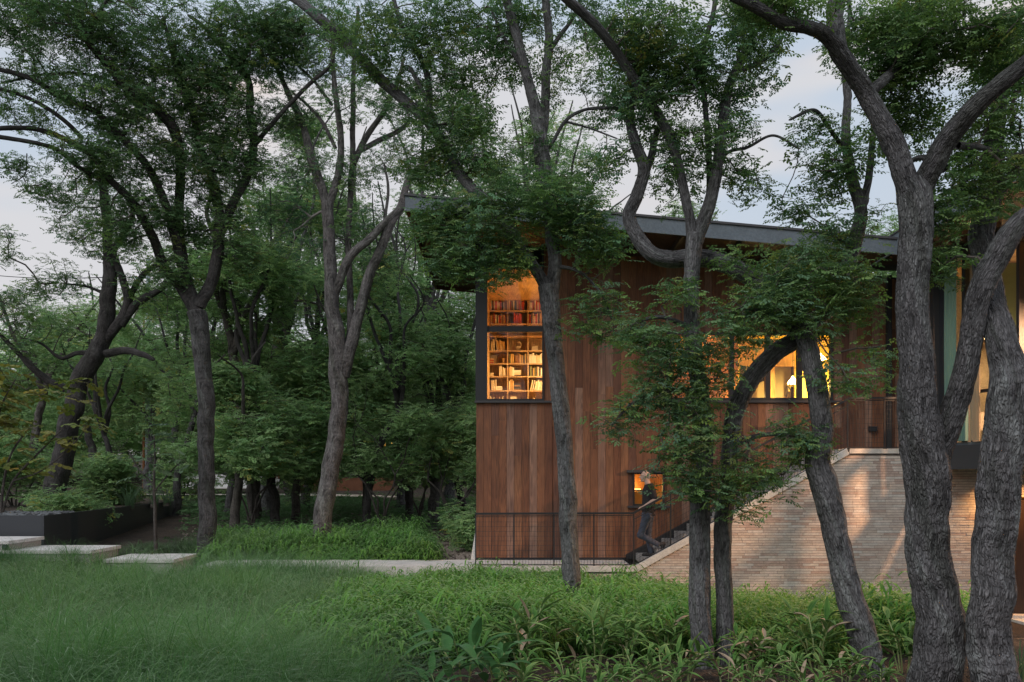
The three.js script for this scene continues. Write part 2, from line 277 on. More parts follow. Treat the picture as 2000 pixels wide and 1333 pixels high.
{
  const [a, b, c] = opens, q = (p) => PX(p, ZW), r = (p) => PY(p, ZW);
  const w = windowPart(a, 'window', [], [[r(649), r(638)]], 0.035, 0); w.userData.label = 'tall corner window showing a full bookcase';
  part('corner_post', box(HX0 - 0.012, q(952), a[2] - 0.005, a[3] + 0.3, -ZW + 0.064, -ZW + 0.11), M.black, w);
  part('sill', box(HX0 - 0.03, q(1078), a[2] - 0.055, a[2] - 0.008, -ZW - 0.02, -ZW + 0.125), M.drip, w);
  part('header', box(HX0, a[1] + 0.02, a[3] + 0.003, a[3] + 0.6, -ZW + 0.004, -ZW + 0.05), M.black, w);
  const w2 = windowPart(b, 'window', [[q(1424), q(1433)], [q(1494), q(1504)], [q(1556), q(1566)]], [], 0.06, 0.22); w2.userData.label = 'wide kitchen window of four panes';
  part('awning_bar', box(q(1288), q(1300), r(650), r(642), -ZW + 0.06, -ZW + 0.2), M.drip, w2); part('awning_bar', box(q(1628), q(1640), r(650), r(642), -ZW + 0.06, -ZW + 0.2), M.drip, w2);
  const w3 = windowPart(c, 'window', [], [], 0.035, 0.12); w3.userData.label = 'small low window behind the walking person';
  part('lintel', box(c[0] - 0.14, c[1] + 0.14, c[3] + 0.004, c[3] + 0.06, -ZW - 0.01, -ZW + 0.13), M.drip, w3);
}
// rooms behind the windows: floor, ceiling and walls with thickness
function room(name, x0, x1, y0, y1, z0, z1, wallM, floorM, ceilM) {
  const g = new THREE.Group(); g.name = name; house.add(g); const t = 0.06;
  part('floor', box(x0, x1, y0 - t, y0, -z1, -z0), floorM, g); part('ceiling', box(x0, x1, y1, y1 + t, -z1, -z0), ceilM, g);
  part('inner_wall', [box(x0, x0 + t, y0, y1, -z1, -z0)], wallM, g); part('inner_wall', [box(x1 - t, x1, y0, y1, -z1, -z0)], wallM, g); part('inner_wall', [box(x0 + t, x1 - t, y0, y1, -z1, -z1 + t)], wallM, g);
  return g;
}
const lamp = (pos, r, g, b, cd, dist = 0) => { const l = new THREE.PointLight(new THREE.Color().setRGB(r, g, b), cd, 0, 2); l.position.copy(pos); l.castShadow = true; l.shadow.radius = dist || 3; scene.add(l); return l; };
M.orangeWall = wood(0.62, 0.27, 0.09); M.yellowWall = mat(0.82, 0.66, 0.2, 0.8); M.greyWall = mat(0.42, 0.36, 0.27, 0.8); M.honey = wood(0.68, 0.45, 0.2); M.linen = mat(0.78, 0.74, 0.66, 0.9);
room('library_room', HX0 + 0.15, 3.0, 2.5, 6.62, ZW + 0.165, 23.85, M.honey, M.honey, M.honey);
room('kitchen_room', 3.05, 8.9, 2.5, 5.45, ZW + 0.165, 23.85, M.yellowWall, M.honey, M.yellowWall);
room('lower_room', 2.2, 4.6, 0.05, 2.42, ZW + 0.165, 22.4, M.orangeWall, M.honey, M.orangeWall);

// bookcase
const ZB = 23.35, bx = (p) => PX(p, ZB), by = (p) => PY(p, ZB);
{
  const t = thing('bookcase', 'tall honey coloured bookcase of square cells behind the corner window', 'bookcase', [bx(1011), 2.51, -ZB]), o = t.position;
  const X = [953.5, 991.5, 1031.5, 1071.5, 1111.5].map(bx), Y = [579, 606, 632, 656, 684.5, 709.7, 735, 762.7, 790].map(by), top = by(562), th = 0.032, L = (g) => g.translate(-o.x, -o.y, -o.z);
  part('back', L(box(X[0], X[4], 2.51, top, -ZB - 0.36, -ZB - 0.33)), M.caseBack, t);
  X.forEach((x) => part('upright', L(box(x - th / 2, x + th / 2, 2.51, top, -ZB - 0.328, -ZB, x * 3)), M.caseWood, t));
  [top, ...Y, by(818), by(846)].forEach((y) => { for (let i = 0; i < 4; i++) part('shelf', L(box(X[i] + th / 2 + 0.001, X[i + 1] - th / 2 - 0.001, y - th, y, -ZB - 0.326, -ZB - 0.004, 0, y * 2)), M.caseWood, t); });
  // the books: every one a thing
  const R = rng(31), tones = [['cream', 0.72, 0.6, 0.42], ['brown', 0.3, 0.16, 0.08], ['red', 0.5, 0.07, 0.05], ['dark', 0.07, 0.06, 0.06], ['ochre', 0.6, 0.38, 0.14], ['white', 0.8, 0.75, 0.66], ['olive', 0.24, 0.25, 0.12]];
  const bm = tones.map((c) => mat(c[1], c[2], c[3], 0.7)), pages = mat(0.75, 0.68, 0.55, 0.9);
  const cover = new THREE.Shape(); cover.moveTo(-0.5, -0.5); cover.lineTo(0.5, -0.5); cover.lineTo(0.5, 0.42); cover.quadraticCurveTo(0, 0.56, -0.5, 0.42); cover.closePath();
  const bookG = new THREE.ExtrudeGeometry(cover, { depth: 1, bevelEnabled: false, curveSegments: 4 }).rotateX(-Math.PI / 2).scale(1, 1, -1).translate(0, 0, 0); bookG.computeVertexNormals();
  const blockG = new THREE.BoxGeometry(0.84, 0.01, 0.9).translate(0, 1.003, -0.03);
  let cell = '';
  function book(x, y, w, h, d, tilt, k, flat) {
    const l = tones[k][0] + ' book ' + (flat ? 'lying in a pile' : 'standing in a row') + ', ' + cell, b = thing('book', l, 'book', [x, y, -ZB - 0.16], 0, tones[k][0] + (flat ? ' piled' : ' standing') + ' books, ' + cell);
    const c = part('cover', bookG, bm[k], b); part('pages', blockG, pages, c); c.scale.set(w, h, d); if (flat) { c.rotation.z = Math.PI / 2; c.position.x = h / 2; } else c.rotation.z = tilt;
    return b;
  }
  // cell by cell (column 1..3 from the left, shelves from the top): what stands there
  const rows = { 0: ['s', 's', 's'], 1: ['s', 's', 's'], 2: ['s', 'r', 's'], 4: ['t', '', 'f'], 5: ['p', 'c', 'h'], 6: ['b', 'm', 'c'], 7: ['q', 'm', 'l'] };
  const ROWN = ['upper pane, top row', 'upper pane, middle row', 'upper pane, bottom row', '', 'lower pane, top row', 'lower pane, second row', 'lower pane, third row', 'lower pane, fourth row'];
  for (const [r, kinds] of Object.entries(rows)) kinds.forEach((kind, i) => {
    cell = ['left', 'middle', 'right'][i] + ' column of the bookcase, ' + ROWN[+r];
    const x0 = X[i] + th / 2 + 0.012, x1 = X[i + 1] - th / 2 - 0.012, y = Y[+r] + 0.002, room = (Y[+r - 1] ?? top) - Y[+r] - th, pick = (...a) => a[Math.floor(R() * a.length)];
    let x = x0; const run = (to, hue, tilt = 0) => { while (x < to - 0.03) { const w = 0.02 + 0.026 * R(), h = room * (0.62 + 0.3 * R()); if (x + w > to) break; book(x + w / 2 + (tilt ? 0.01 : 0), y + Math.abs(Math.sin(tilt)) * w / 2, w, h, 0.2 + 0.05 * R(), tilt, pick(...hue)); x += w / Math.cos(tilt) + 0.002 + (R() < 0.08 ? 0.02 : 0); } };
    const pile = (px, n, hue) => { let yy = y; for (let j = 0; j < n; j++) { const h = 0.022 + 0.02 * R(), l = 0.2 + 0.05 * R(); const b = book(px - l / 2 + 0.02 * (R() - 0.5), yy + h / 2, h, l, 0.19, 0, pick(...hue), 1); yy += h + 0.001; } };
    if (kind === 's') run(x1, [0, 1, 2, 3, 4, 5, 2, 1]);
    if (kind === 'c') { x += 0.02; run(x1, [0, 5, 4, 6, 3, 1]); }
    if (kind === 'r') { x += 0.13; run(x1 - 0.12, [2, 2, 2, 4]); }
    if (kind === 't') { run(lerp(x0, x1, 0.4), [3, 1, 0]); x += 0.05; run(x1 - 0.03, [0, 5, 4], 0.14); }
    if (kind === 'h') run(lerp(x0, x1, 0.75), [5, 0, 5]);
    if (kind === 'p') pile(lerp(x0, x1, 0.25), 4, [2, 2, 4]);
    if (kind === 'm') { run(lerp(x0, x1, 0.3), [0, 5, 4]); pile(lerp(x0, x1, 0.66), 5, [0, 1, 5, 3]); }
    if (kind === 'b') { pile(lerp(x0, x1, 0.25), 3, [0, 5]); x = lerp(x0, x1, 0.55); run(x1, [5, 0]); }
    if (kind === 'q') { x = lerp(x0, x1, 0.1); run(lerp(x0, x1, 0.45), [0, 5]); pile(lerp(x0, x1, 0.75), 3, [0, 5, 1]); }
    if (kind === 'l') { x = x0 + 0.01; run(x1 - 0.1, [0, 5, 0], -0.2); }
  });
  // small things among the books
  const oz = -ZB - 0.14, ceramic = mat(0.6, 0.5, 0.38, 0.5), brass = mat(0.7, 0.5, 0.25, 0.35, { metalness: 0.6 });
  { const b = thing('bird_figurine', 'small standing bird figurine alone in a cell of the bookcase', 'figurine', [bx(1014), Y[4] + 0.002, oz]);
    const pts = [V(0, 0.075, 0), V(0.03, 0.1, 0), V(0.055, 0.15, 0), V(0.04, 0.21, 0), V(0.01, 0.235, 0)];
    const body = new THREE.SphereGeometry(0.05, 18, 12).scale(1.35, 0.8, 0.8).translate(-0.02, 0.09, 0), neck = new THREE.TubeGeometry(new THREE.CatmullRomCurve3(pts), 14, 0.015, 8), head = new THREE.SphereGeometry(0.024, 12, 8).translate(0.005, 0.235, 0), beak = new THREE.ConeGeometry(0.008, 0.06, 8).rotateZ(1.8).translate(-0.035, 0.225, 0);
    part('body', [body, neck, head, beak], ceramic, b); part('leg', bar(V(-0.02, 0.008, 0.015), V(-0.02, 0.06, 0.015), 0.007), brass, b); part('leg', bar(V(-0.03, 0.008, -0.015), V(-0.03, 0.06, -0.015), 0.007), brass, b); part('base', new THREE.CylinderGeometry(0.045, 0.05, 0.008, 20).translate(-0.02, 0.004, 0), M.caseBack, b); }
  { const b = thing('antlers', 'pale pair of antlers lying on the lowest visible shelf', 'antlers', [bx(970), Y[8] + 0.04, oz]), bone = mat(0.75, 0.62, 0.42, 0.6);
    for (const s of [-1, 1]) { part('antler', [new THREE.TubeGeometry(new THREE.CatmullRomCurve3([V(0, 0.03, 0), V(s * 0.09, 0.05, 0.02), V(s * 0.15, 0.11, 0.02), V(s * 0.17, 0.19, 0)]), 16, 0.014, 8), new THREE.TubeGeometry(new THREE.CatmullRomCurve3([V(s * 0.08, 0.045, 0.02), V(s * 0.085, 0.1, 0.03), V(s * 0.07, 0.16, 0.03)]), 10, 0.009, 7)], bone, b); } part('skull_plate', new THREE.SphereGeometry(0.05, 14, 10).scale(1, 0.6, 0.8).translate(0, 0.0, 0), bone, b); }
  const frameOf = (px, r, w, h, label) => { const b = thing('picture_frame', label, 'picture frame', [bx(px), Y[r] + 0.003, oz]); part('frame', [box(-w / 2, -w / 2 + 0.018, 0, h, -0.01, 0.012), box(w / 2 - 0.018, w / 2, 0, h, -0.01, 0.012), box(-w / 2 + 0.018, w / 2 - 0.018, 0, 0.018, -0.009, 0.011), box(-w / 2 + 0.018, w / 2 - 0.018, h - 0.018, h, -0.009, 0.011)], M.caseBack, b); part('print', box(-w / 2 + 0.018, w / 2 - 0.018, 0.018, h - 0.018, -0.006, 0.002), ceramic, b); b.rotation.x = -0.12; };
  frameOf(1045, 4, 0.2, 0.15, 'small wide picture frame on the shelf beside the bird figurine'); frameOf(1003, 8, 0.2, 0.25, 'upright picture frame on the lowest visible shelf beside the antlers');
  const potOf = (name, px, r, prof, label, cat, m) => { const b = thing(name, label, cat, [bx(px), Y[r] + 0.002, oz]); part('body', new THREE.LatheGeometry(prof.map((q) => new THREE.Vector2(...q)), 24), m, b); part('rim', new THREE.TorusGeometry(prof.at(-1)[0], 0.005, 8, 24).rotateX(Math.PI / 2).translate(0, prof.at(-1)[1], 0), m, b); };
  potOf('jar', 984, 5, [[0, 0], [0.045, 0], [0.05, 0.03], [0.04, 0.1], [0.055, 0.14]], 'small brown jar right of the pile of red books', 'jar', brass);
  potOf('bowl', 1054, 5, [[0, 0], [0.03, 0], [0.05, 0.03], [0.055, 0.05]], 'small bowl at the right end of the row of white books', 'bowl', ceramic);
  potOf('vase', 1043, 8, [[0, 0], [0.03, 0], [0.014, 0.05], [0.012, 0.12], [0.03, 0.17]], 'thin glass shaped vase on the lowest visible shelf', 'vase', ceramic);
}
// two pendants added out of sight beside the window, to light the library
function pendant(name, label, pos, drop, shadeM, rad, rgb, cd, soft = 3) {
  const t = thing(name, label, 'lamp', pos.toArray());
  part('cord', new THREE.CylinderGeometry(0.006, 0.006, drop, 8).translate(0, drop / 2 + rad * 1.1, 0), M.black, t);
  const pts = [[rad * 0.16, rad * 1.15], [rad * 0.2, rad * 0.9], [rad, 0]].map((q) => new THREE.Vector2(...q)), s = new THREE.LatheGeometry(pts, 28);
  part('lamp_shade', s, shadeM, t); part('bulb', new THREE.SphereGeometry(0.045, 16, 12).translate(0, rad * 0.32, 0), glow(...rgb, 3), t);
  lamp(pos.clone().add(V(0, rad * 0.32, 0)), ...rgb, cd, soft); return t;
}
M.darkShade = mat(0.03, 0.03, 0.03, 0.5, { side: THREE.DoubleSide });
M.shade = new THREE.MeshPhysicalMaterial({ color: 0xfff4e0, roughness: 0.95, transmission: 0.5, thickness: 0, side: THREE.DoubleSide });
pendant('pendant_lamp', 'white pendant lamp added out of sight in the library beside the corner window', V(1.35, 5.5, -21.6), 1.0, M.shade, 0.16, [1, 0.66, 0.27], 42, 3);
pendant('pendant_lamp', 'white pendant lamp added low and out of sight in the library beside the corner window', V(1.45, 3.6, -21.7), 2.9, M.shade, 0.16, [1, 0.66, 0.27], 36, 3);

// kitchen: counter, doorway wall, pendant, counter lamp, orange wood wall at the left
{
  const t = thing('wall_panel', 'orange timber inner wall at the left of the kitchen window', 'wall panel', [PX(1420, 21), 2.51, -20.9]);
  for (let i = 0; i < 9; i++) part('plank', box(-1.55 + i * 0.2, -1.355 + i * 0.2, 0, 2.9, -0.04, 0, i, i), M.orangeWall, t);
  const b = thing('kitchen_wall', 'inner kitchen wall with a wide grey doorway seen through the kitchen window', 'wall', [0, 2.51, -22.6]);
  const q = (p) => PX(p, 22.6);
  part('pier', box(q(1440), q(1446), 0, 2.9, -0.1, 0), M.yellowWall, b); part('pier', box(q(1504), q(1514), 0, 2.9, -0.1, 0), M.honey, b); part('pier', box(q(1553), q(1640), 0, 2.9, -0.1, 0), M.yellowWall, b);
  part('header', box(q(1446), q(1553), PY(716, 22.6) - 2.51, 2.9, -0.098, -0.002), M.honey, b);
  part('backdrop', box(q(1436), q(1560), 0, 2.9, -0.7, -0.62), M.greyWall, b); part('cupboard', box(q(1440), q(1500), PY(742, 22.6) - 2.51, PY(728, 22.6) - 2.51, -0.6, -0.3), M.blackMatt, b);
  const k = thing('kitchen_counter', 'pale kitchen counter under the kitchen window', 'counter', [5.9, 2.51, -20.75]);
  part('cabinet', box(-1.3, 1.6, 0, 1.08, -0.3, 0.3), M.honey, k); part('worktop', box(-1.33, 1.63, 1.083, 1.12, -0.33, 0.33), M.linen, k);
  pendant('pendant_lamp', 'small white cone lamp hanging over the kitchen counter', at(1549, 750, 21.0), 1.1, M.shade, 0.16, [1, 0.72, 0.25], 9, 3);
  const c = thing('table_lamp', 'bright table lamp standing at the left end of the kitchen counter', 'lamp', [PX(1441, 20.85), 3.632, -20.85]);
  part('foot', new THREE.CylinderGeometry(0.06, 0.07, 0.02, 20).translate(0, 0.01, 0), M.black, c); part('stem', new THREE.CylinderGeometry(0.01, 0.01, 0.1, 8).translate(0, 0.07, 0), M.black, c);
  part('lamp_shade', new THREE.CylinderGeometry(0.1, 0.13, 0.17, 24, 1, true).translate(0, 0.2, 0), M.shade, c); part('bulb', new THREE.SphereGeometry(0.04, 14, 10).translate(0, 0.19, 0), glow(1, 0.8, 0.45, 6), c);
  lamp(V(c.position.x, 3.632 + 0.19, -20.85), 1, 0.72, 0.3, 4);
  pendant('pendant_lamp', 'white pendant lamp added behind the post of the kitchen window to light the room', V(PX(1600, 21.4), 4.75, -21.4), 0.5, M.shade, 0.18, [1, 0.68, 0.17], 48, 3);  // extra pendant, added to brighten the kitchen
  pendant('pendant_lamp', 'white pendant lamp added out of sight above the left pane of the kitchen window', V(PX(1380, 20.4), 5.2, -20.45), 0.1, M.shade, 0.12, [1, 0.5, 0.15], 4, 3);  // added above the pane, out of view, to light the orange wall
  const v = thing('flower_vase', 'vase with a yellow flowering stem on the kitchen counter', 'vase', [PX(1536, 20.8), 3.632, -20.8]);
  part('body', new THREE.LatheGeometry([[0, 0], [0.05, 0], [0.06, 0.06], [0.025, 0.12], [0.035, 0.15]].map((p) => new THREE.Vector2(...p)), 20), M.rust, v);
  const R = rng(3), stems = [], petals = [];
  for (let i = 0; i < 7; i++) { const e = V((R() - 0.5) * 0.4, 0.3 + 0.2 * R(), (R() - 0.5) * 0.2); stems.push(new THREE.TubeGeometry(new THREE.CatmullRomCurve3([V(0, 0.1, 0), V(e.x * 0.3, 0.24, e.z * 0.3), e]), 6, 0.004, 5)); for (let j = 0; j < 5; j++) petals.push(new THREE.IcosahedronGeometry(0.014, 0).translate(e.x + 0.06 * (R() - 0.5), e.y + 0.08 * (R() - 0.5), e.z)); }
  part('stem', stems, M.twig, v); part('flower', petals, mat(0.75, 0.55, 0.08, 0.7), v);
}
// lower room: a bench and a wash of light along the wall
{
  const b = thing('upholstered_bench', 'low brown bench along the wall inside the small low window', 'bench', [3.1, 0.06, -21.75]);
  part('base', box(-0.75, 1.2, 0, 1.0, -0.3, 0.3), mat(0.2, 0.11, 0.05, 0.8), b); part('cushion', box(-0.74, 1.19, 1.003, 1.45, -0.31, 0.0), mat(0.26, 0.15, 0.07, 0.9), b);
  const l = thing('wall_light', 'hidden strip lamp glowing along the wall above the bench', 'lamp', [3.0, 1.55, -22.15]);
  part('housing', box(-0.3, 0.3, -0.03, 0.0, -0.03, 0.03), M.black, l); part('bulb', box(-0.28, 0.28, 0.002, 0.02, -0.02, 0.02), glow(1, 0.6, 0.18, 4), l);
  lamp(V(3.0, 1.62, -22.12), 1, 0.6, 0.18, 1.1); 
  pendant('pendant_lamp', 'pendant lamp added out of sight at the ceiling of the room inside the small low window', V(3.9, 2.12, -20.9), 0.14, M.shade, 0.1, [1, 0.62, 0.2], 4.5, 3);  // added beside the opening, out of view, to light the lower room
}

// ---------------------------------------------------------------- stairs, brick wall, coping, railing
const px = (p) => PX(p, ZR), py = (p) => PY(p, ZR);
const SX0 = px(1242), SX1 = px(1652), LAND = py(877), NST = 15, RISE = LAND / NST, RUN = (SX1 - SX0 - 0.1) / NST;
{
  const st = thing('staircase', 'straight concrete staircase climbing right to the landing along the timber wall', 'stairs', [SX0, 0, -ZR]);
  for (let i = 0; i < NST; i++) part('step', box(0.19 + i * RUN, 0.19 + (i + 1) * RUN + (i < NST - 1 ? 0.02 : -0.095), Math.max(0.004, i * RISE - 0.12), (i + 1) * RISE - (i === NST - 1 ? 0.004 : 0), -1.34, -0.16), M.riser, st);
  part('landing', box(SX1 - SX0 + 0.003, 10.5 - SX0, LAND - 0.3, LAND, -1.36, -0.16), M.concrete, st);
  const s = new THREE.Shape([[0, 0.02], [0.3, 0.02], [SX1 - SX0, LAND - 0.02], [SX1 - SX0, LAND + 0.09], [-0.03, 0.12], [-0.03, 0.02]].map((q) => new THREE.Vector2(...q)));
  part('stringer', new THREE.ExtrudeGeometry(s, { depth: 0.03, bevelEnabled: false }).translate(0, 0, -ZW + ZR + 0.012), M.blackMatt, st);
}
{
  const w = thing('brick_wall', 'long wall of thin pale bricks under the stair and the landing', 'wall');
  const xL = px(930), xR = 11.6, z = -ZR, slope = LAND / (SX1 - SX0), topAt = (x) => (x < SX0 ? 0 : x < SX1 ? (x - SX0) * slope : LAND) - 0.125;
  // mortar body
  const s = new THREE.Shape(); s.moveTo(xL, -1.6); s.lineTo(xR, -1.6); s.lineTo(xR, LAND - 0.13); s.lineTo(SX1, LAND - 0.13); s.lineTo(SX0, -0.13); s.lineTo(xL, -0.13); s.closePath();
  const doorX0 = PX(1972, ZR), doorY0 = -1.03, doorY1 = PY(972, ZR); { const h = new THREE.Path(); h.moveTo(doorX0, doorY0); h.lineTo(xR - 0.05, doorY0); h.lineTo(xR - 0.05, doorY1); h.lineTo(doorX0, doorY1); h.closePath(); s.holes.push(h); }
  const body = new THREE.ExtrudeGeometry(s, { depth: 0.18, bevelEnabled: false }).translate(0, 0, z - 0.184); body.computeVertexNormals();
  part('mortar', body, M.mortar, w);
  // coping: level, sloped and level again
  const cop = (pts, name) => { const c = new THREE.Shape(pts.map((q) => new THREE.Vector2(...q))); part(name, new THREE.ExtrudeGeometry(c, { depth: 0.22, bevelEnabled: true, bevelThickness: 0.006, bevelSize: 0.006, bevelSegments: 1 }).translate(0, 0, z - 0.18), M.concrete, w); };
  cop([[xL - 0.05, -0.114], [SX0 + 0.02, -0.114], [SX0 - 0.03, 0.0], [xL - 0.05, 0.0]], 'coping');
  cop([[SX0 + 0.034, -0.112], [SX1 + 0.06, LAND - 0.118], [SX1 + 0.004, LAND], [SX0 - 0.016, 0.006]], 'coping');
  const capG = box(SX1 + 0.075, 9.2, LAND - 0.1, LAND + 0.002, z - 0.18, z + 0.03); part('coping', capG, M.bricks[4], w);
  // bricks
  const R = rng(9), CH = 0.0538, BL = 0.345, all = [];
  for (let j = 0, y = -1.5; y < LAND - 0.14; j++, y += CH) {
    let x = xL + mod(j * 0.112, BL) - BL;
    while (x < xR) {
      const L = BL * (0.94 + 0.12 * R()), x0 = Math.max(x, xL), x1 = Math.min(x + L, xR), yt = y + CH - 0.008; x += L;
      let a = x0, b = x1 - 0.006;
      if (b - a < 0.05) continue;
      if (yt > doorY0 && y < doorY1 && b > doorX0) { b = doorX0 - 0.004; if (b - a < 0.05) continue; }
      const lim = Math.min(topAt(a), topAt(b));
      if (yt > lim) { if (yt > topAt(b)) continue; const cut = SX0 + (yt + 0.125) / slope; if (b - cut < 0.05) continue; a = Math.max(a, cut); }
      if (yt < groundY((a + b) / 2, ZR - 0.1) - 0.12) continue;
      all.push([a, b, y, yt, R() * 0.007 + 0.004, Math.floor(R() * R() * 8 + R() * 1.5) % 8, R() * 5, R() * 5, fbm(a * 1.3, y * 3, 4096, 4096, 17, 3)]);
    }
  }
  // the three hundred that show plainest, one by one; the rest as one joined part of real bricks per tone
  const seen = (b) => { const c = 1000 + (b[0] + b[1]) / 2 * F / ZR, r = HZ - (b[2] - EYE) * F / ZR; return (c > 1650 && c < 1770) || (c > 1450 && c < 1590) ? (r < 1160 ? 2 : 1) : c > 1240 && c < 1340 ? 1.5 : 0.5; };
  const tone = (b) => M.bricks[b[8] > 0.58 ? (b[5] % 2 ? 5 : b[5]) : b[5]];
  const geo = (b) => { const g = box(b[0], b[1], b[2], b[3], z - 0.05, z + b[4], b[6], b[7]); const p = g.attributes.position; for (let i = 0; i < p.count; i++) if (p.getZ(i) > z) { p.setZ(i, p.getZ(i) + (hash(i, Math.round(b[6] * 1e4), 3) - 0.5) * 0.004); } return g; };
  const order = all.map((b, i) => [seen(b) + 0.3 * hash(i, 1, 2), b]).sort((p, q) => q[0] - p[0]).map((q) => q[1]), rest = new Map();
  order.forEach((b, i) => { if (i < 300) part('brick', geo(b), tone(b), w); else { const m = tone(b); if (!rest.has(m)) rest.set(m, []); rest.get(m).push(geo(b)); } });
  for (const [m, l] of rest) part('brickwork', l, m, w).userData.kind = 'stuff';
}
{
  const r = thing('stair_railing', 'black steel railing with wire mesh along the path, the stair and the landing', 'railing'), z = -ZR, zz = z + 0.0;
  const top = [V(px(928), py(1004), zz), V(px(1236), py(1003), zz), V(px(1660), py(778), zz), V(px(1790), py(778), zz)], foot = [V(px(928), 0.03, zz), V(px(1240), 0.03, zz), V(px(1656), LAND + 0.03, zz), V(px(1790), LAND + 0.03, zz)];
  for (let i = 0; i < 3; i++) { part('handrail', bar(top[i].clone().add(V(0, 0, 0.03)), top[i + 1].clone().add(V(0, 0, 0.03)), 0.045, 0.028), M.black, r); part('bottom_rail', bar(foot[i], foot[i + 1], 0.018), M.black, r); const d = V(0, i === 1 ? -0.14 : -0.05, 0); part('top_rail', bar(top[i].clone().add(d), top[i + 1].clone().add(d), 0.018), M.black, r); }
  const yAt = (pts, x) => { for (let i = 0; i < 3; i++) if (x <= pts[i + 1].x || i === 2) return lerp(pts[i].y, pts[i + 1].y, clamp((x - pts[i].x) / (pts[i + 1].x - pts[i].x), 0, 1)); };
  for (const p of [929, 1004, 1082, 1160, 1238, 1310, 1383, 1455, 1527, 1600, 1656, 1728, 1788]) { const x = px(p); part('post', bar(V(x, yAt(foot, x) - 0.03, zz - 0.002), V(x, yAt(top, x), zz - 0.002), 0.026, 0.03), M.black, r); part('base_plate', box(x - 0.04, x + 0.04, yAt(foot, x) - 0.032, yAt(foot, x) - 0.024, zz - 0.04, zz + 0.036), M.black, r); }
  const v = [], h = [];
  for (let x = px(930); x < px(1788); x += 0.065) v.push(bar(V(x, yAt(foot, x), zz + 0.003), V(x, yAt(top, x) - 0.06, zz + 0.003), 0.0055));
  for (let i = 0; i < 3; i++) for (let k = 0.1; k < 1.0; k += 0.1) h.push(bar(foot[i].clone().add(V(0, k, -0.003)), foot[i + 1].clone().add(V(0, k, -0.003)), 0.0055));
  part('wire_mesh', [...v, ...h], M.black, r).userData.kind = 'stuff';
}
// fittings on the timber wall by the landing
{
  const b = thing('door_bell', 'small black door bell with a white light on the timber wall by the landing', 'door bell', [PX(1736, ZW), PY(764, ZW), -ZW + 0.006]);
  part('housing', box(-0.045, 0.045, -0.09, 0.09, 0, 0.03), M.black, b); part('indicator_light', new THREE.CylinderGeometry(0.012, 0.012, 0.006, 16).rotateX(Math.PI / 2).translate(0, 0.0, 0.034), glow(0.9, 0.95, 1, 1.2), b);
  const s = thing('wall_sconce', 'low black box light on the timber wall beside the landing door', 'wall light', [PX(1703, ZW), PY(839, ZW), -ZW + 0.006]);
  part('housing', box(-0.085, 0.085, -0.05, 0.05, 0, 0.09), M.black, s); part('lip', box(-0.09, 0.09, 0.051, 0.06, 0, 0.1), M.drip, s);
  const d = thing('entry_door', 'dark entry door at the end of the landing, mostly behind the big oak', 'door', [PX(1795, ZW), LAND, -ZW + 0.0]);
  part('door_panel', box(-0.3, 0.8, 0.01, 2.55, 0.012, 0.05), M.black, d); part('frame', [box(-0.37, -0.303, 0, 2.62, 0.01, 0.08), box(-0.3, 0.8, 2.553, 2.62, 0.01, 0.079)], M.blackMatt, d); part('handle', bar(V(-0.2, 0.9, 0.09), V(-0.2, 1.3, 0.09), 0.02), M.steel, d);
}

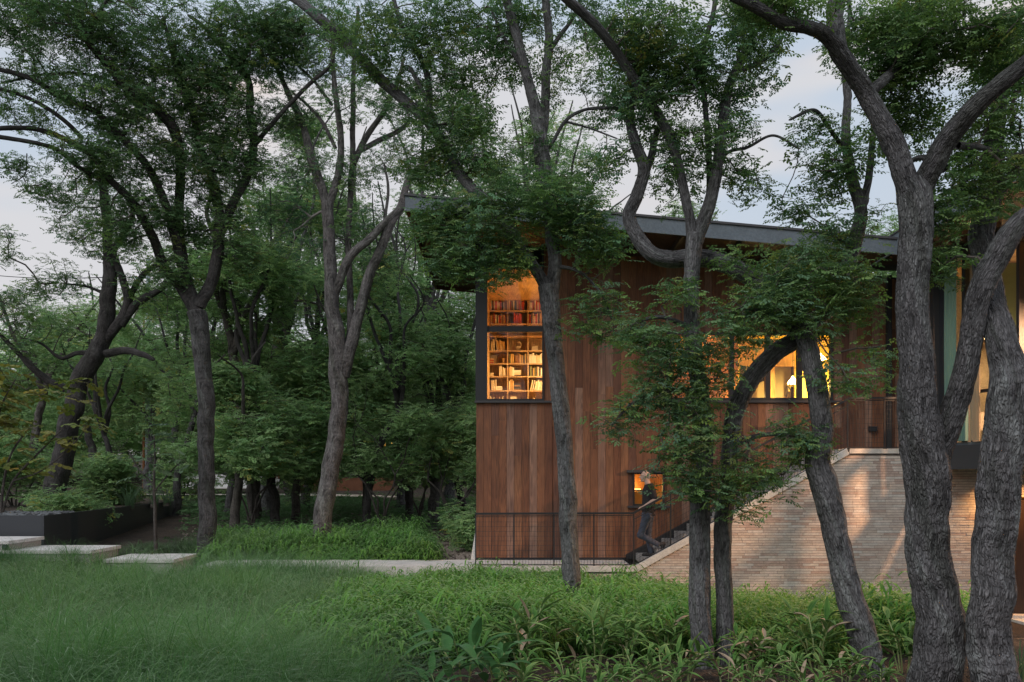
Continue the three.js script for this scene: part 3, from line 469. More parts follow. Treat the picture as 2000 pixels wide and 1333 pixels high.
// ---------------------------------------------------------------- the glazed wing at the right
{
  const w = thing('glazed_wing', 'dark framed glazed wing of the house cantilevered over the brick wall', 'house');
  // local axes of the glass wall: u runs along it towards the camera, starting at the far corner
  const A = V(8.95, 0, -17.95), D = V(0.29, 0, 1).normalize(), LEN = 7, ang = Math.atan2(-D.z, D.x);
  const wallB = (u0, u1, y0, y1, d0, d1) => { const g = box(u0, u1, y0, y1, d0, d1); g.rotateY(ang); g.translate(A.x, 0, A.z); return g; };   // d: outwards is negative
  const win = new THREE.Group(); win.name = 'window'; win.userData.label = 'tall glazed wall with dark mullions and curtains'; w.add(win);
  const Y0 = 2.57, Y1 = 6.25, uOf = (p) => { const a = (p - 1000) / F; return (a * -A.z - A.x) / (D.x + a * D.z); };
  part('beam', wallB(-0.25, LEN, 2.03, Y0 - 0.06, -0.02, 0.25), M.steel, w); part('sill', wallB(-0.25, LEN, Y0 - 0.057, Y0, -0.07, 0.1), M.fascia, w);
  const mull = [[-0.25, 0.12], [uOf(1886), uOf(1892)], [uOf(1904), uOf(1908)], [uOf(1946), uOf(1951)], [uOf(1993), uOf(1999)], [2.2, 2.29], [3.4, 3.49], [4.7, 4.79], [5.9, 5.99], [LEN - 0.09, LEN]];
  mull.forEach(([a, b]) => part('mullion', wallB(a, b, Y0 + 0.002, Y1, -0.05, 0.09), M.black, win));
  for (let i = 0; i < mull.length - 1; i++) { const a = mull[i][1], b = mull[i + 1][0]; part('transom', wallB(a, b, 3.53, 3.585, -0.045, 0.085), M.black, win); for (const [p, q] of [[Y0, 3.53], [3.585, Y1]]) { const g = new THREE.PlaneGeometry(b - a, q - p).translate((a + b) / 2, (p + q) / 2, 0.02); g.rotateY(ang); g.translate(A.x, 0, A.z); part('pane', g, M.glass, win); } }
  part('column', box(8.72, 8.9, LAND, 6.4, -18.3, -18.0), M.blackMatt, w); part('column', box(8.42, 8.52, LAND, 6.4, -19.6, -19.5), M.blackMatt, w);
  part('head_beam', wallB(-0.4, LEN, Y1 + 0.003, 6.5, -0.03, 0.2), M.blackMatt, w);
  // shell of the room behind the glass
  const poly = (pts, y0, y1, name, m) => { const s = new THREE.Shape(pts.map((q) => new THREE.Vector2(q[0], q[1]))); part(name, new THREE.ExtrudeGeometry(s, { depth: y1 - y0, bevelEnabled: false }).rotateX(-Math.PI / 2).translate(0, y0, 0), m, w); };
  const E = A.clone().add(D.clone().multiplyScalar(LEN)), plan = [[A.x + 0.3, 17.9], [E.x + 0.28, -E.z], [14.6, -E.z], [14.6, 21], [9.0, 21]];
  poly(plan, 2.05, Y0 - 0.07, 'floor', M.blackMatt); poly(plan.map(([x, z]) => [x + 0.001, z]), Y1 + 0.26, 6.5, 'ceiling', M.honey);
  const olive = mat(0.12, 0.16, 0.09, 0.85);
  part('inner_wall', box(14.5, 14.6, Y0, Y1 + 0.3, -21, E.z), olive, w); part('inner_wall', box(9.05, 14.5, Y0, Y1 + 0.3, -21, -20.9), M.plaster, w); part('inner_wall', box(E.x, 14.5, Y0, Y1 + 0.3, E.z, E.z + 0.1), M.blackMatt, w); part('inner_wall', box(9.0, 9.05, Y0, Y1 + 0.3, -20.9, -18.0), olive, w);
  part('partition', box(PX(1948, 18.6), PX(2060, 18.6), 4.62, 6.45, -18.7, -18.6), olive, w); part('partition', box(PX(1948, 18.6), PX(2060, 18.6), 4.0, 4.615, -18.71, -18.58), M.orangeWall, w); part('partition', box(PX(1962, 18.9), PX(2060, 18.9), Y0, 3.6, -19, -18.9), M.orangeWall, w);
  // flat roof with a pale edge
  const roof = part('roof', box(7.9, 15, 6.52, 6.8, -19.6, -10.4), M.blackMatt, w); part('fascia', box(7.85, 7.897, 6.5, 6.86, -19.6, -10.35), M.fascia, roof); part('fascia', box(7.9, 15, 6.5, 6.86, -10.397, -10.35), M.fascia, roof); part('drip_edge', box(7.83, 15, 6.862, 6.89, -19.6, -10.33), M.drip, roof);
  for (let i = 0; i < 9; i++) part('soffit_board', box(7.9 + 0.02, 9.0, 6.49, 6.518, -18.9 + i * 0.95, -18.9 + i * 0.95 + 0.93), M.soffit, roof);
  // curtains: each a pleated sheet hanging behind the glass
  const curtain = (u0, u1, y0, y1, d, m, label) => {
    const n = Math.round((u1 - u0) * 90), g = new THREE.PlaneGeometry(u1 - u0, y1 - y0, n, 10).translate((u0 + u1) / 2, (y0 + y1) / 2, 0), p = g.attributes.position;
    for (let i = 0; i < p.count; i++) p.setZ(i, 0.028 * Math.sin(p.getX(i) * 62 + 0.6 * Math.sin(p.getX(i) * 17)) * (0.8 + 0.2 * Math.cos(p.getY(i) * 2)));
    g.computeVertexNormals();
    const t = thing('curtain', label, 'curtain', [A.x, 0, A.z], ang); part('fabric', g.translate(0, 0, d), m, t); part('curtain_rail', bar(V(u0 - 0.05, y1 + 0.02, d), V(u1 + 0.05, y1 + 0.02, d), 0.02), M.black, t);
  };
  const teal = new THREE.MeshPhysicalMaterial({ color: new THREE.Color().setRGB(0.11, 0.22, 0.2), roughness: 0.95, transmission: 0.35, thickness: 0, side: THREE.DoubleSide }), beige = teal.clone(); beige.color.setRGB(0.36, 0.28, 0.18);
  curtain(0.16, uOf(1884), Y0 + 0.02, 6.1, 0.2, teal, 'pale teal curtain in the left pane of the glazed wing'); curtain(uOf(1888), uOf(1906), Y0 + 0.02, 3.4, 0.2, teal, 'short pale teal curtain below the leaning oak stem'); curtain(uOf(1912), uOf(1934), Y0 + 0.02, 6.1, 0.22, beige, 'beige curtain right of the leaning oak stem');
  // lamps of the wing
  const l = thing('panel_lamp', 'bright white panel lamp on the wall inside the glazed wing', 'lamp', [PX(1940, 18.7), PY(682, 18.7), -18.6]);
  part('frame', box(-0.1, 0.14, -0.26, 0.26, -0.06, 0.0), M.black, l); part('bulb', box(-0.09, 0.13, -0.25, 0.25, 0.001, 0.012), glow(1, 0.84, 0.6, 2.2), l); lamp(l.position.clone().add(V(0.02, 0, 0.12)), 1, 0.68, 0.36, 5);
  pendant('pendant_lamp', 'large dark pendant lamp inside the glazed wing, beyond the right edge', V(11.6, 5.0, -14.4), 1.2, M.darkShade, 0.34, [1, 0.54, 0.28], 480, 7);
  pendant('pendant_lamp', 'white pendant lamp hanging behind the beige curtain of the glazed wing', V(10.6, 5.0, -19.6), 1.2, M.shade, 0.18, [1, 0.6, 0.26], 9, 3);
  // door under the wing, its step and the light in the underside
  const zD = -ZR, dx = PX(1972, ZR), sx = PX(1986, ZR);
  const dt = PY(974, ZR), door = part('door', [box(dx + 0.01, dx + 0.05, -1.02, dt, zD - 0.12, zD - 0.02), box(dx + 0.053, 11.5, dt - 0.08, dt, zD - 0.119, zD - 0.021), box(dx + 0.053, sx, -1.02, -0.72, zD - 0.119, zD - 0.021), box(sx + 0.003, 11.5, -1.02, dt - 0.083, zD - 0.118, zD - 0.022)], M.soffit, w);
  part('pane', new THREE.PlaneGeometry(sx - dx - 0.05, dt - 0.08 + 0.72).translate((dx + 0.05 + sx) / 2, (dt - 0.08 - 0.72) / 2, zD - 0.07), M.glass, door);
  const rm = [box(dx - 0.2, 13.4, -1.1, -1.04, -21, zD - 0.19), box(dx - 0.2, 13.4, 1.7, 1.76, -21, zD - 0.19), box(dx - 0.2, dx - 0.14, -1.04, 1.7, -21, zD - 0.19), box(13.34, 13.4, -1.04, 1.7, -21, zD - 0.19), box(dx - 0.14, 13.34, -1.04, 1.7, -21, -20.94), box(11.6, 13.34, -1.04, 1.7, zD - 0.24, zD - 0.19)];
  part('lower_room', rm, M.yellowWall, w);
  pendant('pendant_lamp', 'pendant lamp in the room behind the lower door at the right edge', V(11.9, 1.0, -19.4), 0.5, M.shade, 0.15, [1, 0.62, 0.2], 7, 3);
  const ps = thing('door_step', 'pale door step in front of the lower door at the right edge', 'step', [11.4, -1.12, -ZR + 0.45]); part('tread', box(-1.05, 1.2, 0.0, 0.06, -0.44, 0.44), M.concrete, ps); part('riser', box(-1.0, 1.2, -0.25, -0.002, -0.44, 0.38), M.bricks[1], ps); part('threshold', box(-1.0, 1.2, 0.062, 0.12, -0.44, -0.2), M.bricks[2], ps);
  const dl = thing('soffit_light', 'round downlight under the wing above the brick wall by the lower door', 'downlight', [10.3, 2.0, -ZR + 0.26]); part('trim', new THREE.CylinderGeometry(0.07, 0.07, 0.03, 24).translate(0, 0.015, 0), M.black, dl); part('bulb', new THREE.CylinderGeometry(0.05, 0.05, 0.008, 24).translate(0, -0.003, 0), glow(1, 0.6, 0.25, 4), dl);
  const sp = new THREE.SpotLight(new THREE.Color().setRGB(1, 0.5, 0.18), 30, 0, 1.15, 0.7, 2); sp.position.copy(dl.position).add(V(0, -0.02, 0)); sp.target.position.copy(dl.position).add(V(0, -3, 0.1)); sp.castShadow = true; scene.add(sp, sp.target);
}

// ---------------------------------------------------------------- the person coming down the stair
function blend(bones, cell, k, extra) {                     // bones: [ax, ay, az, ra, bx, by, bz, rb]; one smooth surface round them
  const lo = V(1e9, 1e9, 1e9), hi = V(-1e9, -1e9, -1e9);
  for (const b of bones) for (const o of [0, 4]) { const p = V(b[o], b[o + 1], b[o + 2]), r = b[o + 3] + k + cell * 3; lo.min(p.clone().subScalar(r)); hi.max(p.clone().addScalar(r)); }
  const c = lo.clone().add(hi).multiplyScalar(0.5), half = Math.max(hi.x - lo.x, hi.y - lo.y, hi.z - lo.z) / 2, n = Math.ceil(2 * half / cell), mc = new MarchingCubes(n, new THREE.MeshBasicMaterial(), false, false, 400000);
  const d = (x, y, z) => {
    let s = 1e9;
    for (const b of bones) {
      const ux = b[4] - b[0], uy = b[5] - b[1], uz = b[6] - b[2], l = ux * ux + uy * uy + uz * uz, t = l ? clamp(((x - b[0]) * ux + (y - b[1]) * uy + (z - b[2]) * uz) / l, 0, 1) : 0;
      const fz = b[8] ?? 1, q = Math.hypot(x - b[0] - ux * t, y - b[1] - uy * t, (z - b[2] - uz * t) / fz) - lerp(b[3], b[7], t), h = clamp(0.5 + 0.5 * (s - q) / k, 0, 1); s = s > 1e8 ? q : lerp(s, q, h) - k * h * (1 - h);
    }
    return extra ? extra(s, x, y, z) : s;
  };
  for (let z = 0, i = 0; z < n; z++) for (let y = 0; y < n; y++) for (let x = 0; x < n; x++, i++) mc.field[i] = -d(c.x + (x - n / 2) / (n / 2) * half, c.y + (y - n / 2) / (n / 2) * half, c.z + (z - n / 2) / (n / 2) * half);
  mc.isolation = 0; mc.update();
  const p = mc.positionArray.slice(0, mc.count * 3), q = mc.normalArray.slice(0, mc.count * 3), g = new THREE.BufferGeometry();
  for (let i = 0; i < p.length; i += 3) { p[i] = c.x + p[i] * half; p[i + 1] = c.y + p[i + 1] * half; p[i + 2] = c.z + p[i + 2] * half; }
  g.setAttribute('position', new THREE.BufferAttribute(p, 3)); g.setAttribute('normal', new THREE.BufferAttribute(q, 3)); g.setAttribute('uv', new THREE.BufferAttribute(new Float32Array(mc.count * 2), 2)); return g;
}
{
  const zP = 18.72, o = V(PX(1268, zP), RISE * 1.0, -zP), t = thing('person', 'person in a dark shirt and blue jeans walking down the stair, hand on the rail', 'person', o.toArray());
  const q = (x, y, dz = 0) => { const p = at(x, y, zP - dz); return [p.x - o.x, p.y - o.y, p.z - o.z]; };   // dz: towards the camera
  // joints, read off the photograph: x, row, depth
  const hipN = q(1264, 1010, 0.09), hipF = q(1267, 1010, -0.09), kneeN = q(1251, 1046, 0.1), ankN = q(1285, 1064, 0.1), toeN = q(1292, 1076, 0.1), kneeF = q(1266, 1050, -0.09), ankF = q(1272, 1084, -0.09);
  ankF[1] = 0.085; const toeF = [ankF[0] - 0.17, 0.03, ankF[2]], heelF = [ankF[0] + 0.05, 0.04, ankF[2]], heelN = q(1296, 1063, 0.1);
  const pel = q(1266, 1006), waist = q(1267, 990), chest = q(1268, 962), shN = q(1271, 950, 0.19), shF = q(1268, 950, -0.19), elN = q(1281, 977, 0.24), wrN = q(1258, 990, 0.3), neck = q(1265, 944), head = q(1260, 931);
  const elF = q(1274, 976, -0.22), wrF = q(1262, 997, -0.2), J = (a, ra, b, rb, f) => [...a, ra, ...b, rb, ...(f ? [f] : [])];
  const skin = mat(0.55, 0.36, 0.28, 0.6), shirt = mat(0.022, 0.02, 0.022, 0.9), jeans = mat(0.085, 0.1, 0.14, 0.9), hairM = mat(0.32, 0.3, 0.28, 0.9), shoeM = mat(0.05, 0.045, 0.045, 0.6);
  const hd = (dx, dy, dz = 0) => [head[0] + dx, head[1] + dy, head[2] + dz];
  // body: head with face, neck, forearms and hands; arms run on inside the sleeves
  const faceBones = [J(hd(0.012, 0.035), 0.088, hd(0.0, 0.02), 0.084, 0.86), J(hd(-0.03, -0.03), 0.058, hd(-0.045, -0.085), 0.036, 0.9), J(hd(0.03, -0.04), 0.06, neck, 0.06), J(neck, 0.06, q(1267, 952), 0.07), J(hd(-0.085, 0.008), 0.012, hd(-0.112, -0.022), 0.016), J(hd(-0.076, 0.03, 0.035), 0.015, hd(-0.08, 0.03, -0.035), 0.015), J(hd(-0.088, -0.052, 0.02), 0.011, hd(-0.088, -0.052, -0.02), 0.011), J(hd(-0.07, -0.088), 0.022, hd(-0.075, -0.092), 0.02)];
  for (const s of [-1, 1]) faceBones.push([...hd(0.012, 0.012, s * 0.078), 0.014, ...hd(0.018, -0.022, s * 0.076), 0.009]);
  const body = [blend(faceBones, 0.006, 0.022)];
  const arm = (el, wr, s) => blend([J(el, 0.048, [lerp(el[0], wr[0], 0.35), lerp(el[1], wr[1], 0.35), lerp(el[2], wr[2], 0.35)], 0.046), J([lerp(el[0], wr[0], 0.35), lerp(el[1], wr[1], 0.35), lerp(el[2], wr[2], 0.35)], 0.046, wr, 0.029)], 0.01, 0.02);
  body.push(arm(elN, wrN), arm(elF, wrF));
  const handOf = (wr, dir, side) => {                       // fingers curl over a bar that runs across the palm
    const d = V(...dir).normalize(), w = V(...wr), up = V(0, 1, 0), sd = d.clone().cross(up).normalize().multiplyScalar(side), bones = [], A3 = (p) => [p.x, p.y, p.z], pt = (f, s, u) => w.clone().addScaledVector(d, f).addScaledVector(sd, s).addScaledVector(up, u);
    bones.push([...A3(w), 0.026, ...A3(pt(0.05, 0, 0)), 0.026], [...A3(pt(0.03, -0.02, 0)), 0.018, ...A3(pt(0.085, -0.028, 0.004)), 0.015], [...A3(pt(0.03, 0.02, 0)), 0.018, ...A3(pt(0.085, 0.03, 0.004)), 0.015]);
    [[-0.03, 0.9], [-0.01, 1], [0.011, 0.95], [0.031, 0.78]].forEach(([s, l]) => { const a = pt(0.088, s, 0.004), b = pt(0.088 + 0.035 * l, s * 1.08, -0.012), c = pt(0.1 + 0.03 * l, s * 1.08, -0.04 * l - 0.008), e = pt(0.085, s * 1.05, -0.055 * l); bones.push([...A3(a), 0.0095, ...A3(b), 0.0088], [...A3(b), 0.0088, ...A3(c), 0.008], [...A3(c), 0.008, ...A3(e), 0.0072]); });
    const t0 = pt(0.02, -0.024, -0.004), t1 = pt(0.055, -0.046, -0.02), t2 = pt(0.085, -0.034, -0.042); bones.push([...A3(t0), 0.014, ...A3(t1), 0.011], [...A3(t1), 0.011, ...A3(t2), 0.009]);
    return blend(bones, 0.0045, 0.008);
  };
  body.push(handOf(wrN, [-0.85, -0.3, 0.05], 1), handOf(wrF, [-0.6, -0.8, 0], -1));
  part('body', body, skin, t);
  part('shirt', blend([J(waist, 0.135, chest, 0.15, 1.25), J(pel, 0.13, waist, 0.132, 1.3), J(chest, 0.13, q(1268, 952), 0.09, 1.4), J(shN, 0.068, shF, 0.068), J(shN, 0.066, [lerp(shN[0], elN[0], 0.86), lerp(shN[1], elN[1], 0.86), lerp(shN[2], elN[2], 0.86)], 0.058), J(shF, 0.066, [lerp(shF[0], elF[0], 0.86), lerp(shF[1], elF[1], 0.86), lerp(shF[2], elF[2], 0.86)], 0.058), J(neck, 0.066, q(1267, 950), 0.075)], 0.012, 0.05, (s, x, y) => Math.max(s, y - (neck[1] - 0.02 + 0.25 * (x - neck[0])), pel[1] - 0.02 - y)), shirt, t);
  part('trousers', blend([J(q(1266, 1002), 0.128, hipN, 0.11, 1.2), J(q(1266, 1002), 0.128, hipF, 0.11, 1.2), J(hipN, 0.105, kneeN, 0.068), J(hipF, 0.105, kneeF, 0.068), J(kneeN, 0.068, ankN, 0.056), J(kneeF, 0.066, [ankF[0], 0.1, ankF[2]], 0.058)], 0.012, 0.04, (s, x, y) => Math.max(s, y - pel[1] - 0.05)), jeans, t);
  part('shoe', blend([J(heelF, 0.042, toeF, 0.034, 1.1), J([ankF[0], 0.08, ankF[2]], 0.046, heelF, 0.044)], 0.008, 0.02, (s, x, y) => Math.max(s, 0.004 - y)), shoeM, t);
  part('shoe', blend([J(ankN, 0.046, heelN, 0.044), J(heelN, 0.042, [heelN[0] - 0.05, heelN[1] - 0.24, heelN[2]], 0.034, 1.1)], 0.008, 0.02), shoeM, t);
  part('hair', blend([J(hd(0.06, 0.0), 0.062, hd(0.05, -0.035), 0.05, 1.15), J(hd(0.045, 0.03), 0.068, hd(0.055, 0.0), 0.066, 1.15)], 0.006, 0.02, (s, x, y) => Math.max(s, hd(0, 0)[0] + 0.012 - x)), hairM, t);
  part('belt', new THREE.TorusGeometry(0.15, 0.016, 8, 28).rotateX(Math.PI / 2).scale(0.9, 1, 1.2).translate(pel[0], pel[1] + 0.0, pel[2]), M.black, t);
}

// ---------------------------------------------------------------- trees
// a limb: a tube through points with a radius at each, its skin roughened like bark; returns geometry
function limbGeo(pts, rad, opt = {}) {
  const curve = new THREE.CatmullRomCurve3(pts, false, 'centripetal'), L = curve.getLength(), n = pts.length - 1, rMax = Math.max(...rad);
  const res = opt.res ?? clamp(rMax * 0.22, 0.012, 0.06), N = Math.max(4, Math.ceil(L / (res * 1.5))), K = clamp(Math.ceil(2 * Math.PI * rMax / res), 6, 160), s = opt.seed ?? 1, amp = opt.amp ?? 0.1, bk = opt.bark ?? 0;
  const P = [], U = [], I = [], CC = [], kn = [], KR = rng(s * 77 + 5); for (let i = 0; i < L * 1.1; i++) kn.push([KR() * L, KR() * 6.283, 0.35 + 0.5 * KR(), (0.1 + 0.22 * KR()) * (KR() < 0.25 ? -0.6 : 1)]); /* knots and old scars */ let x = null, prevT = null, v = 0; const C = V(), T = V(), circ = 2 * Math.PI * rad.reduce((a, b) => a + b) / rad.length, uRep = Math.max(1, Math.round(circ / BW * 4) / 4);
  let last = null;
  for (let i = 0; i <= N; i++) {
    const t = i / N; curve.getPoint(t, C); curve.getTangent(t, T);
    if (!x) { x = V(1, 0, 0.3).cross(T).normalize(); } else { x.addScaledVector(T, -x.dot(T)).normalize(); }
    const y = T.clone().cross(x), f = t * n, wob = opt.wobble ?? 0.3, k = Math.min(n - 1, Math.floor(f)), r = lerp(rad[k], rad[k + 1], sst(0, 1, f - k)) * (i === N ? 0.02 : i === N - 1 ? 0.75 : 1);
    if (last) v += C.distanceTo(last); last = C.clone();
    const w1 = r * wob * 2 * (fbm(v * 1.8, s * 3.1, 4096, 4096, s + 21, 3) - 0.5), w2 = r * wob * 2 * (fbm(v * 1.8 + 40, s * 3.1, 4096, 4096, s + 27, 3) - 0.5); C.addScaledVector(x, w1).addScaledVector(y, w2);
    for (let j = 0; j <= K; j++) {
      const a = (j % K) / K * 2 * Math.PI, ca = Math.cos(a), sa = Math.sin(a);
      let q = r * (1 + amp * 2.2 * (fbm(ca * 1.1 + 9, v * 1.6 + sa * 1.1 + s * 5, 4096, 4096, s, 3) - 0.5) + amp * 0.5 * Math.sin(3 * a + v * 2 + s));
      for (const [kv, ka, kw, kh] of kn) { const dv = (v - kv) / (r * kw + 0.02); if (dv > -2.5 && dv < 2.5) { const da = Math.atan2(Math.sin(a - ka), Math.cos(a - ka)) / (kw * 1.1); q += Math.min(r, 0.06) * kh * Math.exp(-dv * dv - da * da); } }
      if (bk) { const uu = Math.max(3, Math.round(circ / 0.05)), un = (j % K) / K, wv = (fbm(un * 9, v * 5, 9, 4096, s + 2, 3) - 0.5) * 1.3 / uu, h = 1 - Math.pow(1 - Math.abs(2 * fbm((un + wv) * uu, v / 0.22, uu, 4096, s, 4) - 1), 2.6); q += bk * (h - 0.6); }
      P.push(C.x + (x.x * ca + y.x * sa) * q, C.y + (x.y * ca + y.y * sa) * q, C.z + (x.z * ca + y.z * sa) * q); U.push(j / K * uRep, v / BH);
      { const m = 0.72 + 0.6 * fbm(ca * 0.9 + 5, v * 0.9 + sa * 0.9 + s, 4096, 4096, s + 61, 4), li = 0.5 * sst(0.58, 0.7, fbm(ca * 1.6 + 15, v * 2.2 + sa * 1.6, 4096, 4096, s + 71, 4)), ms = 0.5 * sst(0.56, 0.7, fbm(ca * 1.2 + 25, v * 1.3 + sa, 4096, 4096, s + 81, 4)); CC.push(lerp(lerp(m, 1.7, li), 0.42, ms), lerp(lerp(m, 1.85, li), 0.5, ms), lerp(lerp(m, 1.75, li), 0.38, ms)); }
    }
  }
  const R = K + 1; for (let i = 0; i < N; i++) for (let j = 0; j < K; j++) { const a = i * R + j; I.push(a, a + 1, a + R, a + 1, a + R + 1, a + R); }
  const g = new THREE.BufferGeometry(); g.setAttribute('position', new THREE.Float32BufferAttribute(P, 3)); g.setAttribute('uv', new THREE.Float32BufferAttribute(U.map((q, i) => (i % 2 ? q * BH : q * BW)), 2)); g.setAttribute('color', new THREE.Float32BufferAttribute(CC, 3)); g.setIndex(I); g.computeVertexNormals();
  const nm = g.attributes.normal; for (let i = 0; i <= N; i++) { const a = i * R, b = a + K; const X = nm.getX(a) + nm.getX(b), Y = nm.getY(a) + nm.getY(b), Z = nm.getZ(a) + nm.getZ(b), l = Math.hypot(X, Y, Z) || 1; nm.setXYZ(a, X / l, Y / l, Z / l); nm.setXYZ(b, X / l, Y / l, Z / l); }
  return g;
}
// leaf sprays: a twig with leaves on both sides, pointing along +z, faces up
function sprig(R, n, len, leaf, wide, twoRow = true, droop = 0.25) {
  const p = [], ix = [];
  const put = (b, d, up, l, w) => {                         // one leaf: folded along its midrib, broadest past the middle
    const s = d.clone().cross(up).normalize(), u = s.clone().cross(d).normalize(), q = (f, a, h) => b.clone().addScaledVector(d, f * l).addScaledVector(s, a * w).addScaledVector(u, h * l), k = p.length / 3;
    for (const v of [q(0, 0, 0), q(0.36, 0.4, 0.07), q(0.72, 0.44, 0.03), q(1, 0, -0.12), q(0.72, -0.44, 0.03), q(0.36, -0.4, 0.07), q(0.5, 0, -0.02)]) p.push(v.x, v.y, v.z);
    ix.push(k, k + 6, k + 1, k + 1, k + 6, k + 2, k + 2, k + 6, k + 3, k + 3, k + 6, k + 4, k + 4, k + 6, k + 5, k + 5, k + 6, k);
  };
  const side = [];
  for (let i = 0; i < n; i++) {
    const t = (i + 0.6) / n, s = i % 2 ? 1 : -1, z = t * len, y = -droop * len * t * t;
    let bx = 0, bz = z; if (twoRow && i % 3 === 2) { bx = s * len * 0.16 * (1 - t * 0.5); bz += len * 0.08; }
    const d = V(s * (0.95 - 0.6 * t) + 0.3 * (R() - 0.5), -0.15 - 0.35 * R(), 0.45 + 0.6 * t).normalize(), up = V(0.6 * (R() - 0.5), 1, 0.6 * (R() - 0.5)).normalize();
    put(V(bx, y, bz), d, up, leaf * (0.7 + 0.5 * R()), leaf * wide * (0.8 + 0.4 * R()));
  }
  const k = p.length / 3, w = 0.0018;                       // the twig itself
  for (let i = 0; i <= 3; i++) { const t = i / 3; p.push(-w, -droop * len * t * t, t * len, w, -droop * len * t * t, t * len, 0, -droop * len * t * t + w * 2, t * len); }
  for (let i = 0; i < 3; i++) { const a = k + i * 3; for (let j = 0; j < 3; j++) { const b = a + j, c = a + (j + 1) % 3; ix.push(b, c, b + 3, c, c + 3, b + 3); } }
  const g = new THREE.BufferGeometry(); g.setAttribute('position', new THREE.Float32BufferAttribute(p, 3)); g.setIndex(ix); const f = g.toNonIndexed(); f.computeVertexNormals(); return f;
}
// a bough: several sprays round a point, broad side up; one of these hangs on every twig end
function bough(R, n, reach, mk) {
  const l = [], q = new THREE.Matrix4();
  for (let i = 0; i < n; i++) {
    const g = mk().clone(), th = R() * 6.283, ph = R() * 6.283, rr = reach * Math.sqrt(R()), d = V(Math.cos(th), (R() - 0.5) * 1.1, Math.sin(th)).normalize(), up = V((R() - 0.5) * 1.3, 1, (R() - 0.5) * 1.3), x = up.clone().cross(d).normalize(), y = d.clone().cross(x), s = 0.7 + 0.55 * R();
    q.makeBasis(x.multiplyScalar(s), y.multiplyScalar(s), d.clone().multiplyScalar(s)); q.setPosition(Math.cos(ph) * rr, (R() - 0.5) * reach * 1.1, Math.sin(ph) * rr); l.push(g.applyMatrix4(q));
  }
  return mergeGeometries(l);
}
const RS = rng(1234);
const small = [0, 1, 2, 3].map(() => sprig(RS, 9, 0.17, 0.05, 0.6, true, 0.15)), sprigs = [0, 1, 2, 3, 4].map((i) => bough(RS, 8, 0.27, () => small[Math.floor(RS() * 4)]));   // small elm and oak leaves
const bigSprigs = [0, 1].map(() => sprig(RS, 8, 0.42, 0.17, 0.85, false));     // broad leaves
const fine = [0, 1, 2].map(() => sprig(RS, 11, 0.2, 0.05, 0.6, true, 0.12)), fineSprigs = [0, 1, 2].map(() => bough(RS, 9, 0.36, () => fine[Math.floor(RS() * 3)]));        // far foliage
M.leaf = leafM(0.115, 0.235, 0.085); M.leafWarm = leafM(0.15, 0.275, 0.07); M.leafCool = leafM(0.105, 0.225, 0.115); M.leafLight = leafM(0.27, 0.44, 0.17); M.leafPale = leafM(0.225, 0.4, 0.155); M.leafDeep = leafM(0.09, 0.195, 0.07); M.leafOlive = leafM(0.2, 0.21, 0.04);

